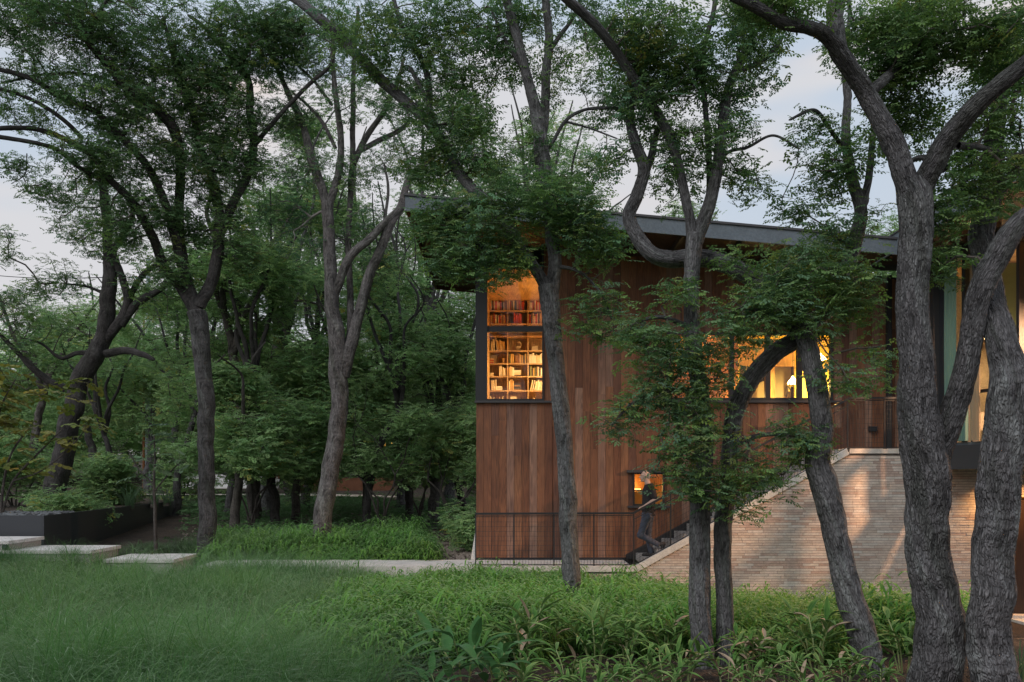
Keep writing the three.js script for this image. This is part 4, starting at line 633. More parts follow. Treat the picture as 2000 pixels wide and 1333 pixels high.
// grow twigs from the limbs to points spread through the crown, then hang leaves on them
function growTree(t, limbs, points, o = {}) {
  { const f = (o.voids ?? 0.9) / (o.size ?? 1), s0 = (o.seed ?? 1) * 13; points = points.filter((p) => fbm((p.x + p.z * 0.6) * f * 1.9 + 500, (p.y - p.z * 0.5) * f * 2.3 + 500, 4096, 4096, s0, 3) > (o.gap ?? 0.44)); }
  const R = rng(o.seed ?? 1), nodes = [];                   // node: x y z, direction, path length, parent, load
  for (const L of limbs) {
    const c = new THREE.CatmullRomCurve3(L.pts, false, 'centripetal'), n = Math.max(3, Math.ceil(c.getLength() / 0.18));
    for (let i = 0; i <= n; i++) { const q = i / n, p = c.getPoint(q), d = c.getTangent(q), k = Math.min(L.rad.length - 2, Math.floor(q * (L.rad.length - 1))); if ((L.from ?? 0) > q) continue; nodes.push({ p, d, pl: 0, up: -1, n: 0, r: lerp(L.rad[k], L.rad[k + 1], q * (L.rad.length - 1) - k) }); }
  }
  const base = nodes.length, chains = [], tips = [];
  const near = points.map((p) => { let m = 1e9; for (let i = 0; i < base; i++) m = Math.min(m, nodes[i].p.distanceToSquared(p)); return [m, p]; }).sort((a, b) => a[0] - b[0]);
  const step = o.step ?? 0.2;
  for (const [, p] of near) {
    let bi = -1, bd = 1e9; for (let i = 0; i < nodes.length; i++) { const q = nodes[i], d = Math.sqrt(q.p.distanceToSquared(p)) + 0.32 * q.pl; if (d < bd) { bd = d; bi = i; } }
    const a = nodes[bi], L = a.p.distanceTo(p); if (L < 0.02) continue; if (L > (o.reach ?? 3.2)) continue;
    const k = Math.max(1, Math.round(L / step)), dir = p.clone().sub(a.p).normalize(), c = a.p.clone().addScaledVector(a.d.clone().lerp(dir, bi < base ? 0.75 : 0.4).normalize(), L * 0.45).add(V(R() - 0.5, R() - 0.2, R() - 0.5).multiplyScalar(L * 0.22));
    let up = bi; const chain = [bi], cur = new THREE.QuadraticBezierCurve3(a.p, c, p);
    for (let i = 1; i <= k; i++) { const q = cur.getPoint(i / k).add(V(R() - 0.5, R() - 0.5, R() - 0.5).multiplyScalar(i < k ? step * 0.22 : 0)); nodes.push({ p: q, d: cur.getTangent(i / k), pl: a.pl + L * i / k, up, n: 0, r: 0 }); up = nodes.length - 1; chain.push(up); }
    chains.push(chain); tips.push(up);
  }
  for (const k of tips) for (let i = k; i >= 0; i = nodes[i].up) nodes[i].n++;
  const tipR = (o.tip ?? 0.0028) * 1.3, rOf = (q, cap) => Math.min(tipR * Math.pow(q.n, 0.44), cap ?? 1e9);
  const P = [], N = [], I = [];
  for (const ch of chains) {
    const a0 = nodes[ch[0]], cap = a0.r ? a0.r * 0.6 : 1e9; let x = null;
    const sides = rOf(nodes[ch[1]], cap) > 0.012 ? 6 : rOf(nodes[ch[1]], cap) > 0.006 ? 4 : 3, s0 = P.length / 3;
    ch.forEach((id, i) => {
      const q = nodes[id], r = i ? rOf(q, cap) : rOf(nodes[ch[1]], cap) * 1.15, T = i ? q.d : nodes[ch[1]].d; if (!x) x = V(0.3, 0.2, 1).cross(T).normalize(); else x.addScaledVector(T, -x.dot(T)).normalize(); const y = T.clone().cross(x);
      for (let j = 0; j < sides; j++) { const a = j / sides * 2 * Math.PI, nx = x.x * Math.cos(a) + y.x * Math.sin(a), ny = x.y * Math.cos(a) + y.y * Math.sin(a), nz = x.z * Math.cos(a) + y.z * Math.sin(a); P.push(q.p.x + nx * r, q.p.y + ny * r, q.p.z + nz * r); N.push(nx, ny, nz); }
      if (i) for (let j = 0; j < sides; j++) { const b = s0 + (i - 1) * sides + j, c = s0 + (i - 1) * sides + (j + 1) % sides; I.push(b, c, b + sides, c, c + sides, b + sides); }
    });
  }
  if (I.length) { const g = new THREE.BufferGeometry(); g.setAttribute('position', new THREE.Float32BufferAttribute(P, 3)); g.setAttribute('normal', new THREE.Float32BufferAttribute(N, 3)); g.setIndex(I); const b = part('branch', g, o.twigM ?? M.twig, t); b.userData.kind = 'stuff'; }
  // leaves
  const geos = o.sprigs ?? sprigs, mats = o.leaves ?? [M.leaf, M.leafWarm, M.leafCool], per = o.per ?? 1, lists = geos.map(() => []), q = new THREE.Matrix4(), sc = o.size ?? 1;
  const cen = V(); tips.forEach((k) => cen.add(nodes[k].p)); cen.multiplyScalar(1 / Math.max(1, tips.length));
  tips.forEach((k) => {
    for (let i = 0; i < per; i++) {
      const nd = nodes[k], th = R() * 6.283, d = V(Math.cos(th), (R() - 0.55) * 0.5, Math.sin(th)).normalize(), up = V((R() - 0.5) * 0.6, 1, (R() - 0.5) * 0.6), z = d, xx = up.clone().cross(z).normalize(), yy = z.clone().cross(xx), s = sc * (0.65 + 0.6 * R());
      q.makeBasis(xx.multiplyScalar(s), yy.multiplyScalar(s), z.clone().multiplyScalar(s)); q.setPosition(nd.p); lists[Math.floor(R() * geos.length)].push(q.clone());
    }
  });
  const c = new THREE.Color();
  lists.forEach((l, i) => {
    if (!l.length) return;
    const m = new THREE.InstancedMesh(geos[i], mats[i % mats.length], l.length); m.name = 'crown'; m.castShadow = m.receiveShadow = true; m.userData.kind = 'stuff';
    l.forEach((w, k) => { m.setMatrixAt(k, w); const b = 0.72 + 0.6 * R(), y = R() < 0.035 ? 1.5 : 1; m.setColorAt(k, c.setRGB(b * (0.92 + 0.22 * R()) * y, b, b * (0.85 + 0.3 * R()) / y)); });
    t.add(m);
  });
  return t;
}
const SC = 1;
// limbs as read off the photograph: [x, row, width, dz] at a distance z; clumps of leaves: [x, row, rx, ry, dz, rz]
let treeSeed = 100;
function tracedTree(name, label, z, barkM, limbs, clumps, o = {}) {
  const t = thing(name, label, 'tree', [0, 0, 0], 0, o.group), seed = treeSeed++, R = rng(seed), base = at(limbs[0][0][0], limbs[0][0][1], z);
  base.y = groundY(base.x, -base.z) - 0.05; t.position.copy(base);
  const L = limbs.map((l, i) => ({ pts: l.map(([x, y, w, dz = 0]) => at(x, y, z + dz).sub(base)), rad: l.map(([x, y, w, dz = 0]) => (i ? o.thinLimb ?? 1 : 1) * (o.thin ?? 1) * w / 2 * (z + dz) / F) }));
  L[0].from = o.from ?? 0.35;
  { const g0 = L[0]; if (g0.pts[0].y > 0) { g0.pts.unshift(V(g0.pts[0].x, -0.1, g0.pts[0].z)); g0.rad.unshift(g0.rad[0] * 1.15); } }
  const geos = L.map((l, i) => limbGeo(l.pts, l.rad, { seed: seed * 7 + i, amp: o.amp ?? 0.09, bark: l.rad[0] > 0.07 ? o.bark ?? 0 : 0, res: l.rad[0] > 0.1 && o.res ? o.res : undefined }));
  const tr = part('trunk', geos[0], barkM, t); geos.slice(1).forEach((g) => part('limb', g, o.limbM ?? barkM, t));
  const pts = [], dens = (o.dens ?? 24), k = z / F;
  for (const [x, y, rx, ry, dz = 0, rz] of clumps) {
    const n = Math.round(dens * Math.PI * rx * ry * k * k) + 1, c = at(x, y, z + dz).sub(base), depth = rz ?? Math.min(1.6, 0.75 * Math.max(rx, ry) * k);
    for (let i = 0; i < n; i++) { let a, b, d; do { a = R() * 2 - 1; b = R() * 2 - 1; d = R() * 2 - 1; } while (a * a + b * b + d * d > 1); pts.push(V(c.x + a * rx * k, c.y + b * ry * k, c.z + d * depth)); }
  }
  return growTree(t, L, pts, { seed, ...o });
}
// a tree of the wood behind, shaped by chance round a leaning trunk
function wildTree(name, label, x, z, h, lean, spread, o = {}) {
  const seed = treeSeed++, R = rng(seed), gy = groundY(x, z), t = thing(name, label, o.category ?? 'tree', [x, gy - 0.05, -z], 0, o.group), L = [], r0 = o.r ?? 0.13;
  const stems = o.stems ?? 1;
  for (let s = 0; s < stems; s++) {
    const a = s / stems * 6.28 + R() * 2, lx = lean + (stems > 1 ? Math.cos(a) * 0.16 * h : 0), lz = (stems > 1 ? Math.sin(a) * 0.16 * h : (R() - 0.5) * 0.1 * h), fork = (o.fork ?? 0.42) * h, pts = [], rad = [];
    for (let i = 0; i <= 5; i++) { const q = i / 5; pts.push(V(lx * q * q + (R() - 0.5) * 0.22 * q, fork * q, lz * q + (R() - 0.5) * 0.2 * q)); rad.push(r0 * (1.15 - 0.4 * q) / Math.sqrt(stems)); }
    L.push({ pts, rad, from: 0.6 });
    const nl = o.limbs ?? 3, e = pts[5];
    for (let i = 0; i < nl; i++) {
      const b = i / nl * 6.28 + R() * 1.5, out = spread * (0.35 + 0.5 * R()), top = h * (0.72 + 0.28 * R()) - fork, q = [], w = [];
      for (let k = 0; k <= 5; k++) { const f = k / 5; q.push(V(e.x + Math.cos(b) * out * Math.pow(f, 1.2) + (R() - 0.5) * 0.9 * f, e.y - 0.05 + top * Math.pow(f, 0.9), e.z + Math.sin(b) * out * f + (R() - 0.5) * 0.9 * f)); w.push(r0 * 0.62 * (1 - 0.78 * f) / Math.sqrt(stems)); }
      L.push({ pts: q, rad: w, from: 0.15 });
    }
  }
  if (o.trunk !== false) { const m = o.barkM ?? M.barkDark; L.forEach((l, i) => part(i % ((o.limbs ?? 3) + 1) ? 'limb' : 'trunk', limbGeo(l.pts, l.rad, { seed: seed + i, amp: 0.08, wobble: 0.7 }), m, t)); }
  const pts = [], n = o.n ?? 260, lo = o.low ?? 0.3;
  for (let c = 0; c < (o.clumps ?? 9); c++) {
    const l = L[Math.floor(R() * L.length)], e = new THREE.CatmullRomCurve3(l.pts).getPoint(0.45 + 0.55 * R()), a = R() * 6.28, cc = V(e.x + Math.cos(a) * spread * 0.45 * R(), lerp(lo * h, h, R() * R() * 0.4 + 0.6 * R()), e.z + Math.sin(a) * spread * 0.45 * R()), rr = spread * (0.22 + 0.2 * R());
    for (let i = 0; i < n / (o.clumps ?? 9); i++) { let p; do p = V(R() * 2 - 1, R() * 2 - 1, R() * 2 - 1); while (p.lengthSq() > 1); pts.push(cc.clone().add(p.multiply(V(rr, rr * 0.7, rr)))); }
  }
  return growTree(t, L, pts, { seed, step: 0.35, tip: 0.004, reach: 5, sprigs: fineSprigs, size: 1.5, voids: 0.7, ...o });
}

// the big oak at the right, in front
tracedTree('oak_tree', 'big rough barked oak at the right, forking into two heavy limbs and a side stem', 8.4, M.barkDark, [
  [[1835, 1375, 122], [1832, 1280, 113], [1825, 1180, 106], [1815, 1080, 99], [1812, 1000, 97], [1815, 930, 104], [1806, 860, 100], [1795, 780, 88], [1783, 680, 78], [1785, 560, 74], [1791, 460, 76], [1790, 385, 80], [1778, 350, 66]],
  [[1788, 400, 60], [1765, 345, 54], [1745, 280, 50], [1716, 225, 46], [1690, 180, 45], [1660, 135, 42, -0.1], [1632, 88, 40, -0.2]],
  [[1645, 108, 36, -0.15], [1610, 66, 35, -0.3], [1570, 52, 33, -0.4], [1530, 45, 29, -0.5], [1490, 22, 27, -0.6], [1420, -14, 25, -0.8]],
  [[1645, 110, 38, -0.15], [1634, 60, 40], [1632, 20, 41, 0.1], [1645, -40, 42, 0.2]],
  [[1690, 190, 26], [1716, 168, 26, 0.2], [1742, 142, 23, 0.4], [1770, 100, 20, 0.6], [1793, 50, 16, 0.8], [1798, -14, 13, 1]],
  [[1790, 405, 50], [1808, 355, 52], [1832, 312, 52, -0.1], [1855, 268, 50, -0.2], [1900, 215, 46, -0.4], [1955, 163, 42, -0.6], [2030, 100, 38, -0.8]],
  [[1828, 900, 60, 0.1], [1862, 800, 58, 0], [1882, 730, 55, -0.05], [1894, 680, 53, -0.1], [1905, 620, 54, -0.15], [1925, 550, 58, -0.2], [1955, 490, 57, -0.25], [1990, 440, 52, -0.3], [2060, 385, 50, -0.4]],
  [[1845, 330, 22], [1800, 308, 13, 0.2], [1760, 322, 9, 0.4], [1730, 300, 5, 0.5], [1712, 262, 3, 0.6]], [[1870, 285, 18, 0], [1920, 290, 12, 0.2], [1985, 302, 8, 0.4], [2050, 296, 5, 0.5]],
], [[1560, 10, 110, 35, -0.4], [1490, -10, 80, 30, -0.4], [1700, 60, 55, 55, 0.4], [1760, 150, 70, 70, 0.6], [1825, 70, 110, 80, 0.3], [1910, 50, 110, 65, 0.1], [1905, 235, 60, 60, 0.4], [1965, 260, 50, 70, 0.4], [1880, 350, 50, 40, 0.3], [1850, 420, 35, 40, 0.2], [1848, 500, 26, 50, 0.2], [1970, 330, 45, 30, 0.2], [1810, 240, 55, 60, 0.7], [1740, 230, 40, 50, 0.8], [1985, 130, 60, 60, 0.5], [1790, 20, 80, 50, 0.8], [1930, 395, 40, 25, 0.3]],
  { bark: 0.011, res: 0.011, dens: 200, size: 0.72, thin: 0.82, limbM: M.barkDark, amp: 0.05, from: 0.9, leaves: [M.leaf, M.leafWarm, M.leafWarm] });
tracedTree('oak_tree', 'dark leaning oak at the right edge of the photo, curving behind the side stem', 8.0, M.barkDark, [
  [[1945, 1385, 102], [1938, 1300, 91], [1932, 1200, 84], [1938, 1100, 82], [1946, 1020, 84], [1956, 930, 86], [1968, 850, 92], [1970, 780, 86], [1963, 710, 70, 0.1], [1950, 650, 62, 0.25], [1936, 590, 54, 0.5], [1925, 520, 52, 0.9], [1921, 450, 50, 1.1], [1933, 380, 46, 1.2], [1940, 300, 38, 1.3], [1950, 210, 30, 1.4], [1940, 120, 22, 1.5]],
  [[1935, 400, 24, 1.15], [1980, 340, 18, 1], [2030, 300, 14, 0.9]],
], [[1970, 310, 40, 40, 1], [1900, 300, 45, 50, 1.5], [1960, 180, 50, 60, 1.6], [1900, 130, 60, 50, 1.8], [1985, 60, 60, 60, 1.5]], { bark: 0.011, res: 0.011, dens: 235, size: 0.68, gap: 0.4, thin: 0.922, thin: 0.92, amp: 0.05, from: 0.75 });
// leaning grey tree whose bent limb crosses the roof edge
tracedTree('oak_tree', 'leaning oak right of centre whose crooked grey limb bends across the roof edge', 9.2, M.barkGrey, [
  [[1702, 1345, 68], [1682, 1230, 58], [1656, 1130, 54], [1630, 1030, 52], [1611, 945, 56], [1599, 905, 52], [1605, 840, 44], [1600, 780, 42], [1590, 720, 40], [1572, 650, 38, 0.2], [1530, 580, 37, 0.4], [1475, 545, 37, 0.6], [1425, 518, 37, 0.7], [1370, 503, 37, 0.7], [1310, 508, 36, 0.6], [1272, 497, 33, 0.5], [1240, 455, 29, 0.5], [1228, 420, 28, 0.5], [1243, 385, 26, 0.5], [1258, 330, 25, 0.5], [1246, 290, 23, 0.5], [1232, 240, 20, 0.5], [1240, 170, 15, 0.5], [1250, 90, 11, 0.5]],
  [[1254, 350, 20, 0.5], [1272, 310, 16, 0.6], [1285, 250, 12, 0.7]], [[1236, 225, 9, 0.5], [1205, 213, 7, 0.4], [1180, 212, 6, 0.3], [1140, 216, 6, 0.2], [1105, 236, 6, 0.1], [1078, 282, 6]],
], [[1240, 140, 40, 60, 0.5], [1270, 240, 30, 40, 0.8], [1520, 520, 80, 40, 0.3], [1440, 500, 40, 20, 0.4], [1650, 745, 40, 30, -0.3], [1560, 610, 70, 40, -0.1], [1200, 300, 30, 30, 0.5]], { bark: 0.012, res: 0.012, dens: 125, size: 0.72, thin: 0.93, from: 0.4 });
// twin trunks in the middle right
tracedTree('elm_tree', 'twin trunk elm in front of the stair, one stem straight and one arching right', 9.6, M.barkGrey, [
  [[1378, 1365, 50], [1371, 1250, 42], [1370, 1150, 42], [1366, 1050, 40], [1368, 950, 38], [1372, 850, 36], [1365, 750, 34], [1353, 650, 32], [1349, 560, 30], [1352, 500, 32], [1356, 455, 32]],
  [[1354, 475, 22], [1346, 420, 19], [1335, 365, 18], [1318, 300, 18], [1290, 232, 18], [1250, 172, 18, -0.2], [1210, 108, 18, -0.4], [1170, 55, 18, -0.6], [1085, -25, 18, -0.9]],
  [[1360, 475, 28], [1380, 420, 26], [1394, 370, 24], [1403, 310, 22], [1411, 250, 20, 0.2], [1418, 195, 19, 0.3], [1440, 135, 16, 0.4], [1470, 75, 13, 0.5]],
  [[1376, 430, 13, 0.1], [1386, 370, 12, 0.2], [1383, 280, 11, 0.2], [1376, 190, 10, 0.2], [1372, 110, 10, 0.2], [1394, 20, 9, 0.2], [1398, -20, 9, 0.2]],
  [[1440, 140, 12, 0.4], [1478, 126, 11, 0.5], [1510, 100, 9, 0.6], [1530, 70, 8, 0.7]],
  [[1408, 1345, 40, 0.15], [1416, 1260, 35, 0.15], [1415, 1150, 33, 0.15], [1412, 1050, 34, 0.15], [1420, 960, 34, 0.15], [1428, 880, 35, 0.1], [1434, 820, 35, 0.05], [1454, 768, 35], [1482, 722, 35], [1520, 686, 35], [1560, 660, 34], [1600, 622, 34, 0.1], [1640, 580, 33, 0.2], [1658, 520, 31, 0.3], [1672, 460, 28, 0.4], [1680, 410, 24, 0.5], [1662, 340, 21, 0.6], [1652, 270, 18, 0.7], [1655, 190, 15, 0.8], [1648, 110, 12, 0.9], [1660, 30, 8, 1], [1655, -30, 5, 1.1]],
  [[1682, 415, 16, 0.5], [1697, 350, 14, 0.6], [1705, 280, 12, 0.7], [1712, 220, 9, 0.8]],
  [[1394, 378, 9], [1420, 300, 7, 0.2], [1460, 288, 6, 0.2], [1510, 265, 5, 0.2], [1560, 290, 4, 0.1]], [[1655, 300, 9, 0.7], [1620, 250, 8, 0.5], [1590, 215, 7, 0.3], [1540, 235, 5, 0.2]],
  [[1366, 760, 12], [1300, 765, 9, -0.2], [1240, 785, 6, -0.3], [1195, 830, 4, -0.4]], [[1430, 870, 12, 0.1], [1490, 850, 9, -0.1], [1560, 855, 7, -0.3], [1600, 880, 4, -0.4]], [[1350, 640, 11], [1290, 620, 8, -0.2], [1240, 630, 5, -0.3]], [[1560, 662, 12], [1520, 620, 9, -0.3], [1450, 600, 6, -0.4]],
], [[1250, 60, 95, 65, -0.3], [1310, 130, 90, 75], [1400, 110, 90, 85, 0.2], [1250, 190, 55, 45, -0.1], [1345, 280, 60, 60], [1440, 220, 55, 70, 0.3], [1450, 340, 60, 50, 0.2], [1400, 30, 100, 50, 0.2], [1480, 130, 55, 60, 0.5], [1310, 360, 40, 40, 0.2], [1480, 60, 60, 60, 0.6],
  [1600, 545, 100, 50, -0.3], [1660, 570, 50, 45, -0.3], [1500, 600, 95, 34, -0.35], [1390, 640, 65, 46, -0.3], [1300, 700, 75, 55, -0.35], [1340, 600, 65, 40, -0.3], [1230, 805, 55, 30, -0.4], [1200, 845, 26, 20, -0.4], [1270, 770, 45, 28, -0.4], [1710, 740, 30, 18, -0.35], [1720, 690, 30, 16, -0.35], [1640, 110, 40, 60, 0.8], [1275, 655, 60, 36, -0.4], [1385, 700, 50, 40, -0.4], [1460, 655, 40, 22, -0.4], [1620, 650, 34, 20, -0.3], [1520, 565, 90, 34, -0.3], [1330, 560, 42, 26, -0.3], [1680, 620, 40, 30, -0.3], [1560, 500, 60, 30, 0], [1300, 790, 60, 40, -0.4], [1400, 790, 70, 60, -0.4], [1340, 860, 55, 45, -0.45], [1320, 930, 42, 50, -0.45], [1365, 950, 40, 50, -0.3], [1500, 850, 70, 42, -0.35], [1570, 870, 55, 38, -0.4], [1440, 930, 50, 45, -0.3], [1500, 940, 42, 35, -0.35], [1455, 1000, 30, 25, -0.3], [1380, 1030, 22, 18, -0.25], [1355, 1100, 16, 14, -0.2], [1240, 640, 26, 32, -0.3], [1660, 700, 45, 22, -0.4],
  [1660, 300, 45, 60, 0.6], [1620, 350, 50, 50, 0.5], [1690, 400, 50, 45, 0.4], [1640, 450, 50, 35, 0.3], [1600, 240, 28, 32, 0.4], [1560, 290, 30, 20, 0.2], [1720, 330, 32, 60, 0.7], [1560, 400, 40, 40, 0.4]], { bark: 0.01, res: 0.012, dens: 150, size: 0.7, from: 0.9 });
// central tree
tracedTree('elm_tree', 'slender elm in the grass left of the small window, its trunk crossing the bookcase window', 13, M.barkGrey, [
  [[1124, 1235, 42], [1120, 1150, 36], [1112, 1050, 34], [1108, 980, 36], [1104, 900, 32], [1095, 800, 34], [1085, 720, 32], [1078, 650, 34], [1076, 590, 38], [1070, 555, 36]],
  [[1078, 580, 28], [1084, 520, 26], [1078, 450, 26], [1066, 380, 28], [1058, 310, 30], [1053, 240, 28], [1044, 195, 22], [1028, 140, 19], [1008, 60, 19], [985, -15, 18]],
  [[1056, 290, 20], [1062, 220, 19], [1066, 150, 18], [1071, 80, 16], [1067, -12, 15]],
  [[1074, 575, 26], [1046, 528, 22], [1020, 490, 21], [990, 440, 22, 0.1], [950, 395, 22, 0.2], [905, 352, 21, 0.3], [880, 308, 20, 0.4], [838, 243, 20, 0.5], [770, 180, 20, 0.6], [700, 108, 20, 0.7], [640, 50, 20, 0.8], [545, -30, 18, 1]],
  [[836, 245, 14, 0.5], [838, 175, 13, 0.5], [822, 112, 12, 0.5], [790, 65, 10, 0.4], [766, -10, 8, 0.4]],
  [[868, 290, 12, 0.4], [835, 200, 8, 0.3], [800, 130, 8, 0.2]], [[1060, 295, 8], [1075, 285, 7], [1105, 236, 7], [1135, 217, 6], [1180, 210, 6, 0.1], [1222, 218, 4, 0.2]], [[1105, 238, 5], [1150, 250, 4], [1208, 272, 3]],
  [[1066, 110, 10], [1092, 72, 9], [1118, 36, 7], [1135, -5, 6]], [[1030, 150, 9], [985, 75, 6], [960, 20, 5]], [[1085, 520, 8], [1130, 530, 6, -0.2], [1175, 575, 4, -0.3], [1200, 640, 3, -0.3]],
], [[1060, 385, 130, 55, -0.2], [845, 425, 42, 36, 0], [1040, 400, 130, 55, -0.3], [960, 430, 95, 55, -0.3], [1130, 460, 70, 50, -0.35], [880, 450, 55, 45, -0.1], [960, 430, 95, 55, -0.2], [885, 440, 45, 40, 0], [1125, 450, 75, 50, -0.3], [1165, 500, 40, 40, -0.3], [915, 500, 60, 35, -0.2], [1000, 505, 50, 32, -0.3], [880, 525, 35, 22, -0.3], [955, 550, 40, 20, -0.3], [1180, 590, 38, 36, -0.3], [1150, 640, 30, 28, -0.3], [1215, 650, 26, 22, -0.3],
  [890, 250, 85, 70, 0.3], [835, 320, 55, 50, 0.4], [770, 90, 105, 70, 0.4], [950, 140, 85, 100, 0.3], [1120, 130, 75, 85], [1045, 260, 70, 50, 0], [690, 40, 95, 48, 0.6], [1110, 30, 85, 55, 0], [980, 310, 80, 45, 0.2], [850, 150, 80, 60, 0.5], [880, 40, 90, 50, 0.5], [1150, 330, 40, 40, 0], [1010, 30, 70, 50, 0.3], [1180, 200, 45, 45, 0.2]], { bark: 0.01, res: 0.014, dens: 105, size: 0.82, gap: 0.41, from: 0.8 });

// trees left of the house
tracedTree('elm_tree', 'tall dark branched elm left of the path with limbs sweeping to the top left corner', 20.6, M.barkMid, [
  [[406, 1100, 46], [402, 1000, 38], [403, 900, 36], [402, 800, 38], [398, 720, 36], [391, 650, 41], [384, 605, 42]],
  [[386, 615, 34], [352, 562, 26], [320, 520, 25], [302, 470, 24, -0.3], [275, 422, 22, -0.6], [248, 384, 20, -0.8], [215, 352, 18, -1], [180, 305, 16, -1.2], [120, 268, 14, -1.4], [60, 250, 12, -1.6], [-40, 254, 11, -1.8]],
  [[384, 610, 32], [362, 540, 26], [345, 470, 24, -0.2], [322, 400, 22, -0.4], [290, 330, 20, -0.6], [261, 293, 19, -0.8], [226, 257, 17, -1], [187, 219, 16, -1.2], [116, 190, 15, -1.4], [63, 155, 13, -1.6], [-30, 128, 12, -1.8]],
  [[384, 605, 30], [358, 520, 28, 0.1], [349, 450, 27, 0.1], [352, 360, 24], [350, 300, 26, -0.3], [335, 246, 28, -0.5], [290, 200, 26, -0.8], [245, 168, 24, -1], [205, 120, 20, -1.2], [172, 80, 16, -1.4], [140, -15, 13, -1.6]],
  [[390, 600, 34], [412, 545, 30], [425, 500, 30], [428, 440, 28], [421, 365, 25], [404, 320, 22], [390, 280, 18], [370, 200, 14, -0.2], [340, 120, 11, -0.3], [320, 40, 8, -0.4]],
  [[426, 470, 22], [455, 400, 22], [484, 335, 22, 0.1], [496, 285, 22, 0.2], [488, 210, 20, 0.3], [482, 150, 16, 0.3], [465, 130, 15, 0.2], [430, 88, 12, 0.1], [395, 50, 11], [365, 28, 8]],
  [[470, 132, 13, 0.2], [487, 80, 11, 0.3], [478, 35, 9, 0.3], [450, -10, 7, 0.3]], [[497, 283, 12, 0.2], [540, 232, 11, 0.1], [600, 168, 10], [645, 126, 9], [655, 90, 7, -0.1]],
  [[200, 355, 10, -1.1], [152, 325, 11, -1.3], [106, 290, 11, -1.5], [0, 268, 11, -1.8], [-40, 262, 10, -1.9]], [[160, 270, 12, -1.2], [116, 228, 11, -1.4], [56, 192, 10, -1.6], [-30, 165, 9, -1.8]], [[176, 90, 12, -1.4], [185, 40, 10, -1.5], [215, -10, 8, -1.6]],
  [[290, 200, 10, -0.8], [190, 150, 8, -1], [90, 145, 7, -1.3], [0, 163, 6, -1.5]], [[52, 300, 3, -1.6], [48, 340, 3, -1.6], [20, 360, 2, -1.6]],
], [[100, 60, 140, 75, -1.4], [270, 50, 130, 75, -0.8], [330, 170, 120, 75, -0.4], [430, 230, 90, 70, 0], [190, 190, 110, 60, -1.2], [380, 320, 95, 60, -0.2], [430, 430, 60, 60, 0], [310, 400, 60, 42, -0.6], [150, 310, 85, 40, -1.3], [90, 375, 55, 22, -1.5], [230, 430, 40, 40, -0.8], [470, 80, 90, 80, 0], [50, 190, 70, 60, -1.5], [330, 530, 45, 32, -0.2], [550, 60, 60, 55, 0.2], [260, 290, 90, 60, -0.8], [360, 440, 60, 50, 0], [30, 30, 70, 50, -1.6], [260, 470, 22, 20, -0.3], [30, 320, 28, 16, -1.7], [480, 330, 50, 50, 0.2], [400, 130, 80, 60, -0.2], [480, 500, 40, 40, 0.2]],
  { bark: 0.008, res: 0.03, dens: 112, size: 0.88, gap: 0.43, thin: 0.86, thinLimb: 0.88, limbM: M.barkBlack, tip: 0.0042, step: 0.3, twigM: M.twig, from: 0.95, leaves: [M.leaf, M.leafDeep, M.leafWarm] });  // limbs darker than the trunk: the crown's shade is put into their colour
tracedTree('elm_tree', 'tall pale grey elm left of the house with three stems rising to the roof edge', 21, M.barkPale, [
  [[628, 1090, 48], [632, 1000, 40], [645, 920, 38], [655, 850, 37], [663, 780, 38], [661, 720, 40], [656, 660, 36], [650, 600, 31], [645, 520, 27], [641, 440, 25], [638, 392, 26]],
  [[668, 735, 28], [690, 660, 25], [705, 600, 23], [721, 540, 22], [742, 490, 20], [765, 435, 20], [784, 405, 19, 0.2], [800, 350, 14, 0.3], [850, 300, 10, 0.4]],
  [[652, 575, 20], [685, 502, 19, -0.2], [720, 470, 18, -0.2], [755, 432, 16, -0.1], [790, 400, 14, 0.1]],
  [[638, 400, 19], [624, 350, 19], [604, 300, 18], [590, 240, 15, 0.2], [566, 190, 13, 0.3], [548, 150, 10, 0.4], [520, 90, 8, 0.5]],
  [[640, 402, 19], [655, 365, 17], [664, 330, 15], [664, 260, 14, -0.1], [656, 190, 12, -0.2], [650, 120, 10, -0.3], [652, 40, 7, -0.4]],
  [[672, 700, 20], [684, 640, 15, 0.2], [680, 470, 13, 0.3], [684, 380, 12, 0.3], [688, 300, 12, 0.3], [689, 200, 11, 0.3], [692, 100, 9, 0.3], [700, 10, 7, 0.3]],
  [[690, 320, 14, 0.3], [715, 268, 13, 0.4], [745, 225, 11, 0.5], [772, 170, 9, 0.6], [790, 110, 7, 0.7]], [[700, 295, 11, 0.3], [740, 275, 11, 0.4], [780, 255, 10, 0.5], [800, 238, 8, 0.5]], [[655, 290, 8], [630, 240, 8], [600, 205, 6, 0.2], [570, 180, 5, 0.3]], [[648, 205, 7], [610, 155, 6, 0.1], [560, 110, 4, 0.2]], [[750, 440, 7], [758, 370, 6, 0.1], [750, 320, 4, 0.1]],
], [[600, 90, 100, 75, 0.2], [560, 230, 60, 60, 0.3], [700, 170, 85, 75], [600, 330, 70, 50, 0.2], [715, 330, 70, 50, 0.2], [560, 420, 60, 45, 0.3], [700, 430, 55, 42, 0.2], [800, 200, 65, 60, 0.5], [640, 30, 90, 45, -0.2], [770, 310, 60, 45, 0.5], [540, 130, 50, 60, 0.5], [590, 480, 60, 40, 0.3], [750, 520, 50, 40, 0.4], [860, 330, 50, 40, 0.5]],
  { bark: 0.006, res: 0.03, dens: 60, size: 0.88, gap: 0.42, thin: 0.9, tip: 0.0042, step: 0.3, twigM: M.twigGrey, from: 0.95, leaves: [M.leafCool, M.leaf, M.leafLight] });
